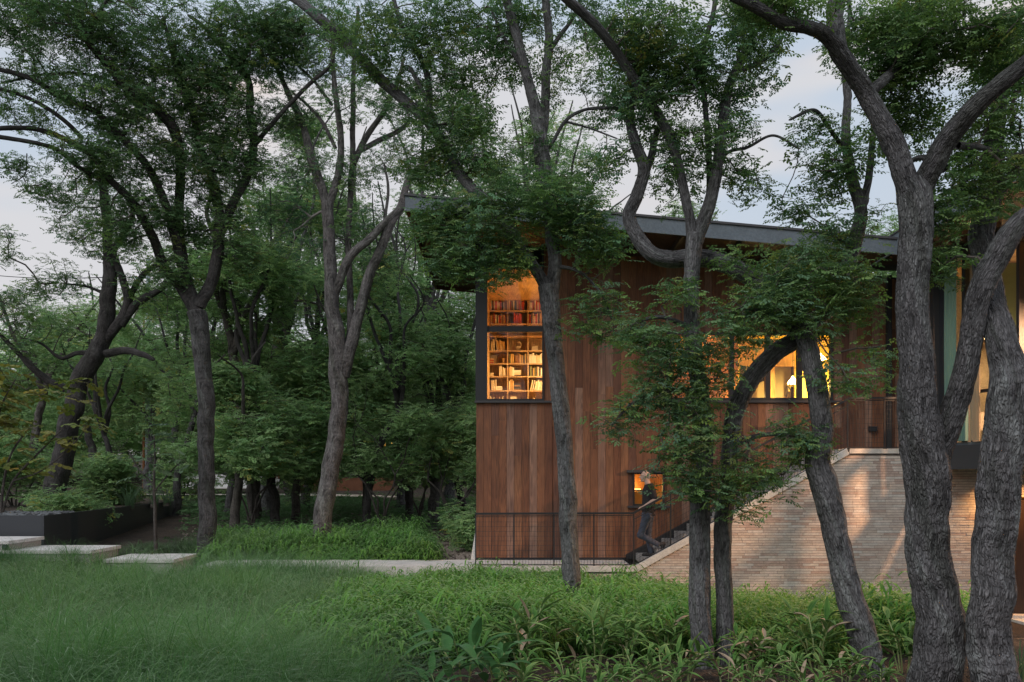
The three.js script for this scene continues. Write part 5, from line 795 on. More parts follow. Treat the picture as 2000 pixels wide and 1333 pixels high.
tracedTree('oak_tree', 'black trunked oak at the left leaning over the steel planter with bent limbs', 25, M.barkBlack, [
  [[104, 985, 54], [125, 880, 48], [140, 800, 46], [160, 740, 45], [186, 690, 44], [205, 640, 38], [212, 590, 36], [214, 545, 34], [210, 470, 24], [204, 400, 22], [200, 330, 16]],
  [[200, 668, 27], [232, 632, 24], [248, 592, 20], [240, 552, 18], [226, 515, 18], [220, 490, 17], [240, 460, 15], [258, 430, 13], [256, 380, 9]],
  [[235, 635, 22], [262, 598, 20], [285, 582, 18], [312, 566, 14], [335, 545, 9]], [[250, 605, 13], [262, 562, 14, 0.3], [285, 530, 14, 0.3], [312, 515, 11, 0.3], [350, 500, 6, 0.4]],
  [[205, 690, 20], [245, 684, 18, -0.3], [276, 692, 15, -0.6], [302, 704, 10, -0.8]], [[176, 690, 15], [150, 690, 11], [120, 700, 9], [80, 672, 6], [40, 660, 4]], [[128, 760, 20], [95, 745, 18, -0.2], [60, 715, 16, -0.4], [35, 690, 12, -0.5], [-15, 640, 8, -0.6]], [[205, 575, 9], [170, 560, 6], [130, 555, 4]],
], [[220, 350, 70, 55], [150, 440, 55, 40], [220, 470, 70, 45], [120, 550, 55, 28], [75, 640, 65, 32, -0.3], [60, 570, 45, 30, -0.2], [270, 560, 45, 26, 0.2], [20, 600, 40, 45, -0.4], [10, 480, 22, 42, -0.5], [170, 380, 45, 35], [310, 600, 45, 30], [40, 700, 50, 30, -0.4], [130, 500, 45, 30]],
  { bark: 0.008, res: 0.035, dens: 34, size: 1.0, thin: 0.8, tip: 0.0045, step: 0.35, from: 0.6 });
// trees of the wood further back, each its own: [px, z, height, lean, spread]
const TREE = ['left of the tall dark elm', 'between the two tall elms', 'behind the pale grey elm', 'beside the house corner'];
[
  ['slender dark tree standing between the two tall elms', 492, 27, 13, -0.6, 3.0, 0.19], ['crooked tree just right of the tall dark elm trunk', 520, 30, 14, 0.8, 3.2, 0.15], ['small forked tree right behind the tall dark elm', 455, 24.5, 6.0, 0.5, 2.2, 0.13],
  ['slender leaning tree left of the house corner', 845, 27, 8, 0.7, 2.6, 0.16], ['dark bushy tree behind the pale grey elm', 720, 29, 9, -0.5, 3.4, 0.14], ['dark tree between the pale grey elm and the house', 785, 32, 12, 0.6, 3.6, 0.16], ['dense low tree left of the pale grey elm', 575, 28, 6.6, 0.2, 2.8, 0.13],
  ['tall tree rising behind the left end of the roof', 880, 34, 16, -0.8, 4, 0.2], ['tall thin tree far behind the pale grey elm', 640, 37, 17, 0.5, 4, 0.18], ['bushy tree beside the utility pole', 335, 36, 9.5, 0.4, 3.6, 0.16], ['pale far tree at the left beyond the black oak', 60, 40, 11.5, 0.4, 4.6, 0.2], ['round far tree left of the utility pole', 180, 44, 11, -0.3, 4.6, 0.2], ['far tree right of the utility pole', 400, 46, 13, 0.3, 5, 0.2],
  ['airy far tree behind the crown of the slender elm', 1085, 36, 18, 0.4, 4.4, 0.18], ['airy far tree behind the twin elm, above the roof', 1330, 41, 18, -0.3, 4.8, 0.18], ['round leafy tree standing below the top of the utility pole', 285, 43, 8.4, 0.2, 3.6, 0.14],
  ['far tree showing over the roof right of the twin elm', 1540, 44, 14.2, 0.2, 5.6, 0.22], ['tall far tree over the right end of the roof', 1760, 38, 16, -0.5, 5, 0.2], ['tall tree behind the far right of the roof', 1930, 34, 17, 0.4, 5, 0.2], ['tall far tree above the bookcase window', 985, 38, 19, 0.4, 5, 0.2],
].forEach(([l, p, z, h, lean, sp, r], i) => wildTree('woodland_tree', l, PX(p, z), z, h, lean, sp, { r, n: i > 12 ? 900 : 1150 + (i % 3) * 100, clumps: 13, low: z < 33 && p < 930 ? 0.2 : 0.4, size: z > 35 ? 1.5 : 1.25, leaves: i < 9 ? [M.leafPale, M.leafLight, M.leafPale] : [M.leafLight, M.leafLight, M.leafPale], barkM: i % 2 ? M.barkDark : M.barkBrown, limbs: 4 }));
// slim crooked trunks with little leaf, between and behind the tall elms
[
  ['slim crooked trunk in the wood just right of the tall dark elm', 445, 30, 12, 0.9, 2.0, 0.13], ['slim crooked trunk in the wood midway between the two tall elms', 535, 26, 11, -0.8, 2.2, 0.13], ['slim crooked trunk in the wood left of the pale grey elm', 600, 33, 14, 0.6, 2.4, 0.16], ['thin leaning trunk in the wood right of the pale grey elm', 715, 26, 10, 1.0, 2.0, 0.11],
  ['thin twisted trunk in the wood nearer the house', 800, 29, 11, -0.9, 2.2, 0.12], ['thin trunk in the wood right behind the house corner', 905, 28, 8, -0.8, 1.8, 0.11], ['thin dark trunk in the wood left of the tall dark elm', 345, 31, 10, 0.7, 2.2, 0.13], ['thin trunk in the wood far behind the two tall elms', 565, 38, 15, -0.5, 2.4, 0.15], ['thin pale trunk in the wood behind the steel planter', 235, 33, 8, -0.6, 2, 0.12],
].forEach(([l, p, z, h, lean, sp, r], i) => wildTree('slim_tree', l, PX(p, z), z, h, lean, sp, { r, n: 380, clumps: 9, low: 0.55, size: 1.15, leaves: [M.leafPale, M.leafLight, M.leaf], barkM: i % 3 ? M.barkBlack : M.barkMid, limbs: 5, fork: 0.36 }));
// understorey shrubs with several stems
[
  ['dark shrub between the planter and the tall dark elm', 352, 34, 3.4, 2.0], ['thicket of thin stems right of the tall dark elm', 490, 25.5, 4.8, 2.4], ['dark shrub right of the foot of the pale grey elm', 745, 25, 4.6, 2.4], ['dark shrub close to the house corner', 880, 24.5, 4.2, 2.0], ['low dark shrub beside the stones at the house corner', 905, 22.5, 1.5, 1.0], ['dark shrub at the middle of the wood edge', 820, 27.5, 3.8, 2.2], ['dark shrub at the far left beyond the planter', 30, 29, 4, 2.4], ['green shrub in the planter behind the slate chips', 110, 24.5, 1.7, 1.3], ['dark shrub in the planter behind the young tree', 215, 30, 3.0, 1.6],
].forEach(([l, p, z, h, sp], i) => wildTree('shrub', l, PX(p, z), z, h, 0.1, sp, { category: 'shrub', r: 0.06, stems: 4, fork: 0.4, limbs: 2, n: 620, clumps: 12, low: p > 400 && z > 24 ? 0.36 : 0.12, size: 1.1, tip: 0.003, leaves: [M.leafPale, M.leafLight, M.leafPale], barkM: M.barkBrown }));
// the far wood reads as one mass
{
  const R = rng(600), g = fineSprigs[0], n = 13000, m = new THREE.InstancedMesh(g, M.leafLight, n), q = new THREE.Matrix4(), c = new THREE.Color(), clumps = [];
  for (let i = 0; i < 280; i++) { const z = 50 + 34 * R(), x = PX(lerp(-1100, 1250, R()), z), top = 5.5 + 4.5 * R() + (z - 50) * 0.1; clumps.push([x, z, groundY(x, z) + top * (0.25 + 0.65 * R()), 2.2 + 1.6 * R(), 0.7 + 0.7 * R()]); }
  for (let i = 0; i < n; i++) { const k = clumps[Math.floor(R() * clumps.length)]; let p; do p = V(R() * 2 - 1, R() * 2 - 1, R() * 2 - 1); while (p.lengthSq() > 1); const s = 3 + 1.6 * R(), e = new THREE.Euler((R() - 0.5) * 1.2, R() * 6.28, (R() - 0.5) * 1.2); q.makeRotationFromEuler(e).scale(V(s, s, s)); q.setPosition(k[0] + p.x * k[3], k[2] + p.y * k[3] * 0.75, -k[1] + p.z * k[3]); m.setMatrixAt(i, q); const b = k[4] * (0.8 + 0.4 * R()); m.setColorAt(i, c.setRGB(b, b, b * (0.85 + 0.3 * R()))); }
  m.name = 'far_wood'; m.castShadow = m.receiveShadow = true; tag(m, 'distant wood closing the view behind the trees at the left', 'wood', null, 'stuff'); scene.add(m);
}
// low plants on the floor of the wood
{
  const R = rng(610), m = new THREE.InstancedMesh(fineSprigs[1], M.leafDeep, 900), q = new THREE.Matrix4(), c = new THREE.Color();
  for (let i = 0; i < 900; i++) { const z = 23 + 13 * Math.sqrt(R()), x = PX(lerp(360, 935, R()), z), s = 0.6 + 0.8 * R(); q.makeRotationFromEuler(new THREE.Euler((R() - 0.5) * 0.6, R() * 6.28, (R() - 0.5) * 0.6)).scale(V(s, s, s)); q.setPosition(x, groundY(x, z) + 0.1 + 0.25 * R(), -z); m.setMatrixAt(i, q); const b = 0.8 + 0.5 * R(); m.setColorAt(i, c.setRGB(b, b, b)); }
  m.name = 'undergrowth'; tag(m, 'low dark undergrowth covering the floor of the wood left of the house', 'undergrowth', null, 'stuff'); scene.add(m);
}
// broad leaved shrub at the far left and the young tree before the planter
tracedTree('broadleaf_shrub', 'yellow green broad leaved shrub at the far left in the steel planter', 21.5, M.barkBrown, [
  [[2, 1010, 5], [6, 950, 5], [20, 890, 4], [60, 830, 3]], [[2, 1010, 5], [25, 940, 4], [70, 890, 4], [120, 840, 3]], [[-5, 1010, 5], [-5, 900, 4], [0, 800, 3], [30, 740, 2]], [[25, 940, 4], [80, 920, 3], [150, 860, 2], [190, 800, 2]],
], [[40, 760, 55, 30], [110, 780, 50, 26], [40, 840, 60, 30], [130, 850, 60, 30], [60, 900, 60, 30], [170, 745, 26, 10], [20, 730, 40, 20], [190, 830, 40, 24], [10, 790, 30, 40]], { sprigs: bigSprigs, leaves: [M.leafOlive, leafM(0.15, 0.2, 0.035)], dens: 34, size: 0.9, step: 0.25, from: 0.4, rz: 1 });
tracedTree('young_tree', 'thin young tree with broad leaves in front of the steel planter', 20.1, M.barkBrown, [
  [[303, 1075, 7], [302, 1000, 6], [300, 950, 5], [302, 900, 4], [300, 850, 3]], [[301, 960, 3], [330, 925, 3], [355, 900, 2]], [[301, 950, 3], [270, 915, 3], [250, 880, 2]],
], [[300, 860, 45, 26], [340, 895, 38, 26], [262, 890, 38, 26], [240, 850, 30, 18], [330, 840, 26, 16], [290, 920, 40, 20]], { sprigs: bigSprigs, leaves: [leafM(0.09, 0.17, 0.08), leafM(0.08, 0.15, 0.06)], dens: 26, size: 0.75, step: 0.2, from: 0.7 });

// ---------------------------------------------------------------- grasses
function tuft(R, n, h, spread, wide, segs, droop, colorDry = 0) {
  const p = [], ix = [];
  for (let i = 0; i < n; i++) {
    const a = R() * 6.283, b = a + (R() - 0.5) * 1.6, r0 = spread * 0.3 * Math.sqrt(R()), L = h * (0.6 + 0.55 * R()), out = spread * (0.3 + 0.9 * R()), w = wide * (0.6 + 0.7 * R()), s = V(-Math.sin(b), 0, Math.cos(b)), k = p.length / 3;
    for (let j = 0; j <= segs; j++) { const t = j / segs, q = V(Math.cos(a) * r0 + Math.cos(b) * out * t * t, L * (t - droop * t * t * t * (0.5 + R() * 0.2)), Math.sin(a) * r0 + Math.sin(b) * out * t * t), ww = w * (j === segs ? 0.08 : Math.min(1, 0.55 + 1.2 * t) * (1 - 0.55 * t)); p.push(q.x + s.x * ww, q.y, q.z + s.z * ww, q.x - s.x * ww, q.y, q.z - s.z * ww); }
    for (let j = 0; j < segs; j++) { const c = k + j * 2; ix.push(c, c + 1, c + 2, c + 1, c + 3, c + 2); }
  }
  const g = new THREE.BufferGeometry(); g.setAttribute('position', new THREE.Float32BufferAttribute(p, 3)); g.setIndex(ix); g.computeVertexNormals(); return g;
}
function oats(R, stems, h) {                                // leafy stems: blades standing off them, nodding seed heads at the tips
  const p = [], ix = [];
  const blade = (b, d, L, w, fall) => { const s = d.clone().cross(V(0, 1, 0)).normalize(), k = p.length / 3; for (let j = 0; j <= 4; j++) { const t = j / 4, q = b.clone().addScaledVector(d, L * t).add(V(0, -fall * L * t * t, 0)), ww = w * [0.35, 0.9, 1, 0.62, 0.03][j]; p.push(q.x + s.x * ww, q.y + 0.15 * ww, q.z + s.z * ww, q.x - s.x * ww, q.y + 0.15 * ww, q.z - s.z * ww); } for (let j = 0; j < 4; j++) { const c = k + j * 2; ix.push(c, c + 1, c + 2, c + 1, c + 3, c + 2); } };
  for (let i = 0; i < stems; i++) {
    const a = R() * 6.283, r = 0.11 * Math.sqrt(R()), lean = 0.12 + 0.3 * R(), L = h * (0.7 + 0.4 * R()), dir = V(Math.cos(a) * lean, 1, Math.sin(a) * lean).normalize(), b = V(Math.cos(a) * r, 0, Math.sin(a) * r);
    blade(b, dir, L, 0.0022, 0.02);
    const n = 8; for (let j = 0; j < n; j++) { const t = 0.18 + 0.78 * j / n, th = a + j * 2.6 + R(), q = b.clone().addScaledVector(dir, L * t); blade(q, V(Math.cos(th), 0.75 - 0.4 * R(), Math.sin(th)).normalize(), 0.15 + 0.1 * R(), 0.0085 + 0.004 * R(), 0.55 + 0.5 * R()); }
  }
  const g = new THREE.BufferGeometry(); g.setAttribute('position', new THREE.Float32BufferAttribute(p, 3)); g.setIndex(ix); g.computeVertexNormals(); return g;
}
const trunksAt = [[1124, 13], [1378, 9.6], [1410, 9.7], [1700, 9.2], [1835, 8.4], [1945, 8.0]].map(([p, z]) => [PX(p, z), z]);
function field(name, label, cat, geos, mats, spots, sMin, sMax, hue) {
  const t = new THREE.Group(), R = rng(spots.length + 7); t.name = name; tag(t, label, cat, null, 'stuff'); scene.add(t);
  const q = new THREE.Matrix4(), e = new THREE.Euler(), c = new THREE.Color();
  geos.forEach((g, k) => {
    const l = spots.filter((s, i) => i % geos.length === k), m = new THREE.InstancedMesh(g, mats[k % mats.length], l.length); m.name = 'blades'; m.castShadow = m.receiveShadow = true;
    l.forEach(([x, z, f = 1], i) => { const s = f * lerp(sMin, sMax, R()), yy = 0.85 + 0.3 * R(); q.makeRotationFromEuler(e.set((R() - 0.5) * 0.2, R() * 6.283, (R() - 0.5) * 0.2)).scale(V(s, s * yy, s)); q.setPosition(x, groundY(x, z) - 0.02, -z); m.setMatrixAt(i, q); const b = hue(x, z, R); m.setColorAt(i, c.setRGB(...b)); });
    t.add(m);
  });
}
const edgeX = (z) => -1.95 - 0.12 * (z - 9.5) + 0.25 * Math.sin(z * 1.7);        // where the fine grass meets the leafy one
// a patch: many tufts grown together over a disc, so that a field is a few hundred of them
function patch(R, n, rad, mk) { const l = [], q = new THREE.Matrix4(); for (let i = 0; i < n; i++) { const a = R() * 6.283, r = rad * Math.sqrt(R()), s = 0.75 + 0.5 * R(); q.makeRotationY(R() * 6.283).scale(V(s, s * (0.8 + 0.4 * R()), s)); q.setPosition(Math.cos(a) * r, 0, Math.sin(a) * r); l.push(mk().clone().applyMatrix4(q)); } return mergeGeometries(l); }
function spread(R, step, x0, x1, z0, z1, keep) { const l = []; for (let x = x0; x < x1; x += step) for (let z = z0; z < z1; z += step) { const a = x + (R() - 0.5) * step * 0.9, b = z + (R() - 0.5) * step * 0.9; if (keep(a, b)) l.push([a, b]); } return l.sort((p, q) => hash(Math.round(p[0] * 999), Math.round(p[1] * 999), 1) - hash(Math.round(q[0] * 999), Math.round(q[1] * 999), 1)); }
{
  const R = rng(41), O = [oats(R, 9, 0.5), oats(R, 8, 0.55), oats(R, 10, 0.46), oats(R, 9, 0.52)], G = [0, 1, 2, 3].map(() => patch(R, 19, 0.36, () => O[Math.floor(R() * 4)]));
  const front = (x, z) => x > edgeX(z) + (R() - 0.5) * 0.5 && z > 10.0 + 0.35 * Math.sin(x * 1.3) + 0.45 * sst(1, 5, x) - 1.1 * sst(-1, -2.3, x) && x < 5.6 + 0.25 * (z - 10);
  const back = (x, z) => { const p = 1000 + x * F / z; return p > 430 && p < 835 && z < 23 - 0.8 * R(); };
  const spots = [...spread(R, 0.44, -5, 8.6, 8.8, 17.9, front), ...spread(R, 0.44, -7.4, -1.2, 20.1, 23.2, back)].map(([x, z]) => [x, z, (0.78 + 0.5 * fbm(x * 1.1 + 7, z * 1.1, 4096, 4096, 71, 2)) * (z > 16.2 && z < 19 ? 0.86 : 1)]);
  field('leafy_grass', 'bright green leafy grass with nodding tips in front of the path and behind it', 'grass', G, [leafM(0.112, 0.285, 0.045), leafM(0.135, 0.31, 0.055), leafM(0.1, 0.26, 0.045), leafM(0.125, 0.29, 0.05)], spots, 0.92, 1.12, (x, z, r) => { const n = 0.75 + 0.5 * fbm(x * 0.8 + 30, z * 0.8, 4096, 4096, 7, 3) + 0.25 * r(); return [n * (0.9 + 0.25 * r()), n, n * (0.85 + 0.2 * r())]; });
}
{
  const R = rng(43), T = [tuft(R, 60, 0.6, 0.6, 0.0017, 6, 0.7), tuft(R, 60, 0.52, 0.66, 0.0016, 6, 0.75), tuft(R, 50, 0.7, 0.5, 0.0019, 6, 0.6)], G = [0, 1, 2, 3].map(() => patch(R, 10, 0.36, () => T[Math.floor(R() * 3)]));
  const mine = (x, z) => x < edgeX(z) + (R() - 0.5) * 0.7 && x > -0.64 * z - 0.9;
  const spots = [...spread(R, 0.5, -12.5, -1, 5.4, 17.75, mine), ...spread(R, 0.5, -9, -3, 20.0, 21.8, (x, z) => { const p = 1000 + x * F / z; return p > 380 && p < 690; })].map(([x, z]) => [x, z, 1.2 * (0.4 + 1.2 * fbm(x * 0.95 + 9, z * 0.95, 4096, 4096, 8, 2)) * (z > 15.5 && z < 19 ? (x > -6.4 && x < -4.7 ? 1.3 : x < -6.4 ? 0.62 : 1) : z > 19 ? 0.75 : 1.05)]);
  field('wispy_grass', 'soft wispy fine green grass filling the left foreground', 'grass', G, [leafM(0.07, 0.205, 0.042), leafM(0.096, 0.228, 0.06), leafM(0.058, 0.18, 0.04), leafM(0.082, 0.212, 0.048)], spots, 0.9, 1.15, (x, z, r) => { const n = 0.55 + 0.9 * fbm(x + 30, z, 4096, 4096, 9, 3) + 0.2 * r(); return [n * (0.92 + 0.25 * r()), n, n * (0.9 + 0.2 * r())]; });
  const Fe = [0, 1].map(() => tuft(R, 24, 1.0, 1.1, 0.0024, 7, 0.62)), fs = spread(R, 0.32, -12.5, -1.6, 5.4, 17.4, (x, z) => mine(x + 0.35, z) && (z < 14.6 || x > -6.6) && fbm(x * 0.8 + 3, z * 0.8, 4096, 4096, 19, 2) > 0.4);
  fs.push(...spread(R, 0.36, -7.5, -3.4, 20, 21.6, (x, z) => { const p = 1000 + x * F / z; return p > 430 && p < 720; }), ...spread(R, 0.3, -6.6, -4.6, 16.6, 17.9, () => true));
  field('feather_grass', 'paler feathery tips rising in mounds out of the wispy grass', 'grass', Fe, [leafM(0.18, 0.35, 0.13), leafM(0.21, 0.38, 0.17)], fs, 0.8, 1.15, (x, z, r) => { const n = 0.7 + 0.5 * r(); return [n, n, n]; });
  // a few dry straws standing out of it
  const S = [tuft(R, 5, 0.8, 0.7, 0.0016, 6, 0.6)], sp = []; for (let i = 0; i < 520; i++) { const z = lerp(6, 16.5, R()), x = lerp(-10, edgeX(z), R()); if (x > -0.64 * z) sp.push([x, z]); }
  field('dry_straws', 'pale dry straws arching out of the wispy grass', 'grass', S, [mat(0.3, 0.33, 0.19, 0.8, { side: THREE.DoubleSide })], sp, 0.8, 1.2, (x, z, r) => [1, 1, 1]);
}
{
  const R = rng(44), T = tuft(R, 44, 0.32, 0.34, 0.006, 4, 0.6), G = [patch(R, 9, 0.35, () => T)];
  field('ground_cover', 'low dark feathery ground cover between the planter and the tall dark elm', 'ground cover', G, [leafM(0.07, 0.13, 0.05)], spread(R, 0.5, -10, -6, 20, 22.4, (x, z) => { const p = 1000 + x * F / z; return p > 262 && p < 430; }), 0.8, 1.2, (x, z, r) => [1, 1, 1]);
}
// strappy plants in the planter and at the wall
{
  const R = rng(45), g = tuft(R, 46, 0.75, 0.4, 0.011, 6, 0.55), m = leafM(0.09, 0.17, 0.08), p0 = thing('strappy_plant', 'x', 'plant', [0, 0, 0]); part('leaf_blades', g, m, p0).userData.kind = 'stuff'; part('crown_base', new THREE.CylinderGeometry(0.09, 0.12, 0.1, 12).translate(0, 0.03, 0), M.twig, p0);
  [[250, 26.5, 0.88, 1.4, 'arching strappy plant in the planter left of the young tree'], [300, 28.5, 0.88, 1.1, 'arching strappy plant in the planter behind the young tree'], [325, 30, 0.88, 1.1, 'arching strappy plant at the far end of the planter'], [1765, 16.5, null, 1.0, 'narrow striped strappy plant at the brick wall left of the big oak'], [1888, 10.5, null, 0.8, 'pale strappy plant between the two oaks at the right'], [1985, 8.6, null, 0.7, 'pale strappy plant at the right edge beside the curving oak']].forEach(([p, z, y, s, l], i) => { const o = i ? p0.clone() : p0; if (i) { o.name = numbered('strappy_plant'); scene.add(o); } const x = PX(p, z); o.position.set(x, y ?? groundY(x, z), -z); o.scale.setScalar(s); o.rotation.y = i * 1.3; o.userData = { label: l, category: 'plant' }; });
}
// ginger plants in the mulch: leafy canes with striped lance leaves, every leaf a piece
{
  const stripe = texture(128, 256, (u, v) => { const a = Math.abs(u - 0.5) * 2, k = fbm(a * 7 + v * 3.2, v * 1.5, 64, 64, 131, 3), s = sst(0.52, 0.62, k) * sst(0.05, 0.3, a), mid = 1 - sst(0, 0.06, a); return [lerp(0.3, 0.72, Math.max(s, mid * 0.6)), lerp(0.42, 0.76, Math.max(s, mid * 0.7)), lerp(0.2, 0.38, s)]; }, true);
  const LEAF = [0.3, 0.75, 1.15].map((bend, k) => { const g = new THREE.PlaneGeometry(1, 1, 4, 8).translate(0, 0.5, 0), p = g.attributes.position; for (let i = 0; i < p.count; i++) { const t = p.getY(i), u = p.getX(i) * 2, w = Math.pow(Math.sin(Math.PI * Math.pow(clamp(t, 0.004, 0.996), 0.8)), 0.8) * 0.082 * (k === 1 ? 1.2 : 1); p.setXYZ(i, u * w, t - bend * 0.22 * t * t, Math.abs(u) * w * 0.55 + -bend * 0.55 * t * t + 0.012 * Math.sin(t * 14 + u * 2)); } g.computeVertexNormals(); return g; });
  const mats = [[0.21, 0.37, 0.18], [0.3, 0.44, 0.26], [0.14, 0.3, 0.12]].map((c) => { const m = leafM(...c, 0.2); m.map = stripe; return m; }), plain = leafM(0.055, 0.16, 0.045, 0.25), dry = mat(0.34, 0.26, 0.18, 0.9, { side: THREE.DoubleSide }), cane = mat(0.2, 0.26, 0.1, 0.6);
  const R = rng(46), q = new THREE.Matrix4();
  const spots = [
    [905, 1330, 8.6, 1.1, 1, 'broad plain green ginger plant at the left end of the row'], [965, 1345, 8.3, 1.0, 1, 'plain green ginger plant second from the left in the row'], [1022, 1300, 9.4, 1.35, 0, 'tall striped ginger plant left of the slender elm, its leaves fanning up'], [1110, 1340, 8.4, 0.85, 0, 'low striped ginger plant in front of the slender elm'], [1165, 1300, 9.5, 1.15, 0, 'striped ginger plant with drooping leaves right of the slender elm'],
    [1225, 1300, 9.6, 1.05, 0, 'striped ginger plant midway between the slender elm and the twin elm'], [1300, 1290, 9.9, 1.1, 0, 'striped ginger plant left of the twin elm'], [1250, 1350, 8.3, 0.85, 0, 'small striped ginger plant at the bottom edge left of the twin elm'], [1335, 1330, 8.8, 0.9, 0, 'striped ginger plant at the foot of the twin elm, left side'], [1470, 1320, 9.2, 0.95, 0, 'striped ginger plant with dry leaves right of the twin elm'], [1596, 1318, 9.3, 1.3, 0, 'tall striped ginger plant between the twin elm and the leaning oak'],
    [1540, 1355, 8.4, 0.8, 0, 'low striped ginger plant at the bottom edge right of the twin elm'], [1650, 1350, 8.5, 0.8, 0, 'low striped ginger plant left of the foot of the leaning oak'], [1765, 1320, 9.2, 1.15, 0, 'striped ginger plant between the leaning oak and the big oak'], [1720, 1355, 8.3, 0.75, 0, 'small striped ginger plant at the foot of the leaning oak, right side'], [1080, 1290, 10.0, 0.9, 0, 'striped ginger plant behind the others, just left of the slender elm foot'], [1420, 1350, 8.6, 0.7, 0, 'small pale striped ginger plant at the foot of the twin elm, right side'], [1010, 1365, 8.1, 0.8, 0, 'small striped ginger plant at the bottom edge below the tall striped one'], [1150, 1375, 7.8, 0.8, 0, 'striped ginger plant cut by the bottom edge, lowest in the middle of the row'], [1300, 1375, 7.9, 0.85, 0, 'striped ginger plant cut by the bottom edge just left of the twin elm'], [1470, 1372, 8.0, 0.75, 0, 'striped ginger plant cut by the bottom edge just right of the twin elm'], [860, 1362, 8.0, 0.75, 1, 'small plain green ginger plant at the bottom edge, far left of the row'], [1590, 1375, 7.9, 0.8, 0, 'striped ginger plant cut by the bottom edge left of the leaning oak'], [1200, 1350, 8.2, 0.7, 0, 'small striped ginger plant with pale leaves at the bottom edge below the slender elm']];
  spots.forEach(([p, y, z, s, kind, label]) => {
    const x = PX(p, z), t = thing('ginger_plant', label, 'plant', [x, groundY(x, z) - 0.02, -z]), canes = kind ? 4 : 5 + Math.floor(R() * 2);
    for (let c = 0; c < canes; c++) {
      const a = c / canes * 6.283 + R(), lean = (0.25 + 0.5 * R()) * (c ? 1 : 0.2), L = s * (0.34 + 0.16 * R()), b = V(Math.cos(a) * 0.05, 0, Math.sin(a) * 0.05), m = V(Math.cos(a) * lean * L * 0.4, L * 0.65, Math.sin(a) * lean * L * 0.4).add(b), e = V(Math.cos(a) * lean * L, L, Math.sin(a) * lean * L).add(b), cv = new THREE.CatmullRomCurve3([b, m, e]);
      part('stem', new THREE.TubeGeometry(cv, 6, 0.007 * s, 6), cane, t);
      const n = kind ? 4 : 8;
      for (let i = 0; i < n; i++) {
        const f = 0.3 + 0.7 * i / (n - 1), o = cv.getPoint(f), T = cv.getTangent(f), th = a + (i % 2 ? 1.35 : -1.35) + (R() - 0.5) * 1.1, d = V(Math.cos(th), 0.05 + 0.75 * R(), Math.sin(th)).addScaledVector(T, i === n - 1 ? 1.8 : 0.6).normalize(), w = d.clone().cross(V(0, 1, 0)).normalize(), nz = w.clone().cross(d), l = s * (kind ? 0.42 : 0.3) * (0.75 + 0.4 * R()), ww = kind ? 1.5 : 0.78 + 0.3 * R();
        const g = part('leaf', LEAF[Math.floor(R() * 3)], !kind && R() < (p > 1400 && p < 1500 ? 0.3 : 0.04) ? dry : kind ? plain : mats[Math.floor(R() * 3)], t); q.makeBasis(w, d, nz); g.quaternion.setFromRotationMatrix(q); g.position.copy(o); g.scale.set(l * ww, l, l);
      }
    }
  });
  // dead leaves and bark chips lying in the mulch
  const dg = LEAF[1].clone(), dm = new THREE.InstancedMesh(dg, dry, 900), e = new THREE.Euler(); 
  for (let i = 0; i < 900; i++) { const z = lerp(7.2, 11.2, R()), x = lerp(-2.2, 6.2, R()), s = i < 60 ? 0.16 + 0.1 * R() : 0.04 + 0.06 * R(); q.makeRotationFromEuler(e.set(-1.4 + 0.5 * (R() - 0.5), R() * 6.28, (R() - 0.5) * 0.6, 'YXZ')).scale(V(s, s, s)); q.setPosition(x, groundY(x, z) + 0.015, -z); dm.setMatrixAt(i, q); }
  dm.name = 'leaf_litter'; tag(dm, 'dry leaves and chips lying on the mulch between the ginger plants', 'leaf litter', null, 'stuff'); scene.add(dm);
}
// low herb with round leaves at the left end of the ginger row
wildTree('herb', 'low round leaved herb left of the broad plain ginger plants', PX(800, 8.8), 8.8, 0.45, 0.02, 0.4, { category: 'herb', trunk: false, r: 0.01, stems: 5, fork: 0.5, limbs: 2, n: 60, clumps: 8, low: 0.1, size: 0.6, sprigs: [sprigs[0]], leaves: [leafM(0.07, 0.15, 0.07)] });

// ---------------------------------------------------------------- beyond the trees at the left
struct('driveway', [0, 1, 2].map((i) => { const s = new THREE.Shape([[PX(-120, 46), -1.2], [PX(560, 42), -2.2], [PX(700, 36), -5.5], [PX(760, 34), -6.5], [PX(770, 34), -4.2], [PX(690, 40), -1.2], [PX(560, 46), 2.2], [PX(-120, 50), 3]].map((q) => new THREE.Vector2(...q))); const g = new THREE.ShapeGeometry(s).rotateX(-Math.PI / 2), p = g.attributes.position; for (let k = 0; k < p.count; k++) { const z = 43 - (p.getZ(k) * -1) * -1; p.setZ(k, p.getZ(k) - 42); p.setY(k, 1.02 + i * 0); } return g; }).slice(0, 1), M.drive, 'pale concrete driveway showing between the trunks at the left');
{
  const a = at(562, 960, 40), t = thing('retaining_wall', 'low rusty steel retaining wall beyond the driveway', 'wall', [PX(562, 44), 1.0, -46]);
  for (let i = 0; i < 3; i++) part('panel', box(i * 1.7, i * 1.7 + 1.69, -0.6, 0.75, -0.08, 0), M.rust, t); part('cap', box(0, 5.1, 0.752, 0.79, -0.1, 0.02), M.rust, t);
}
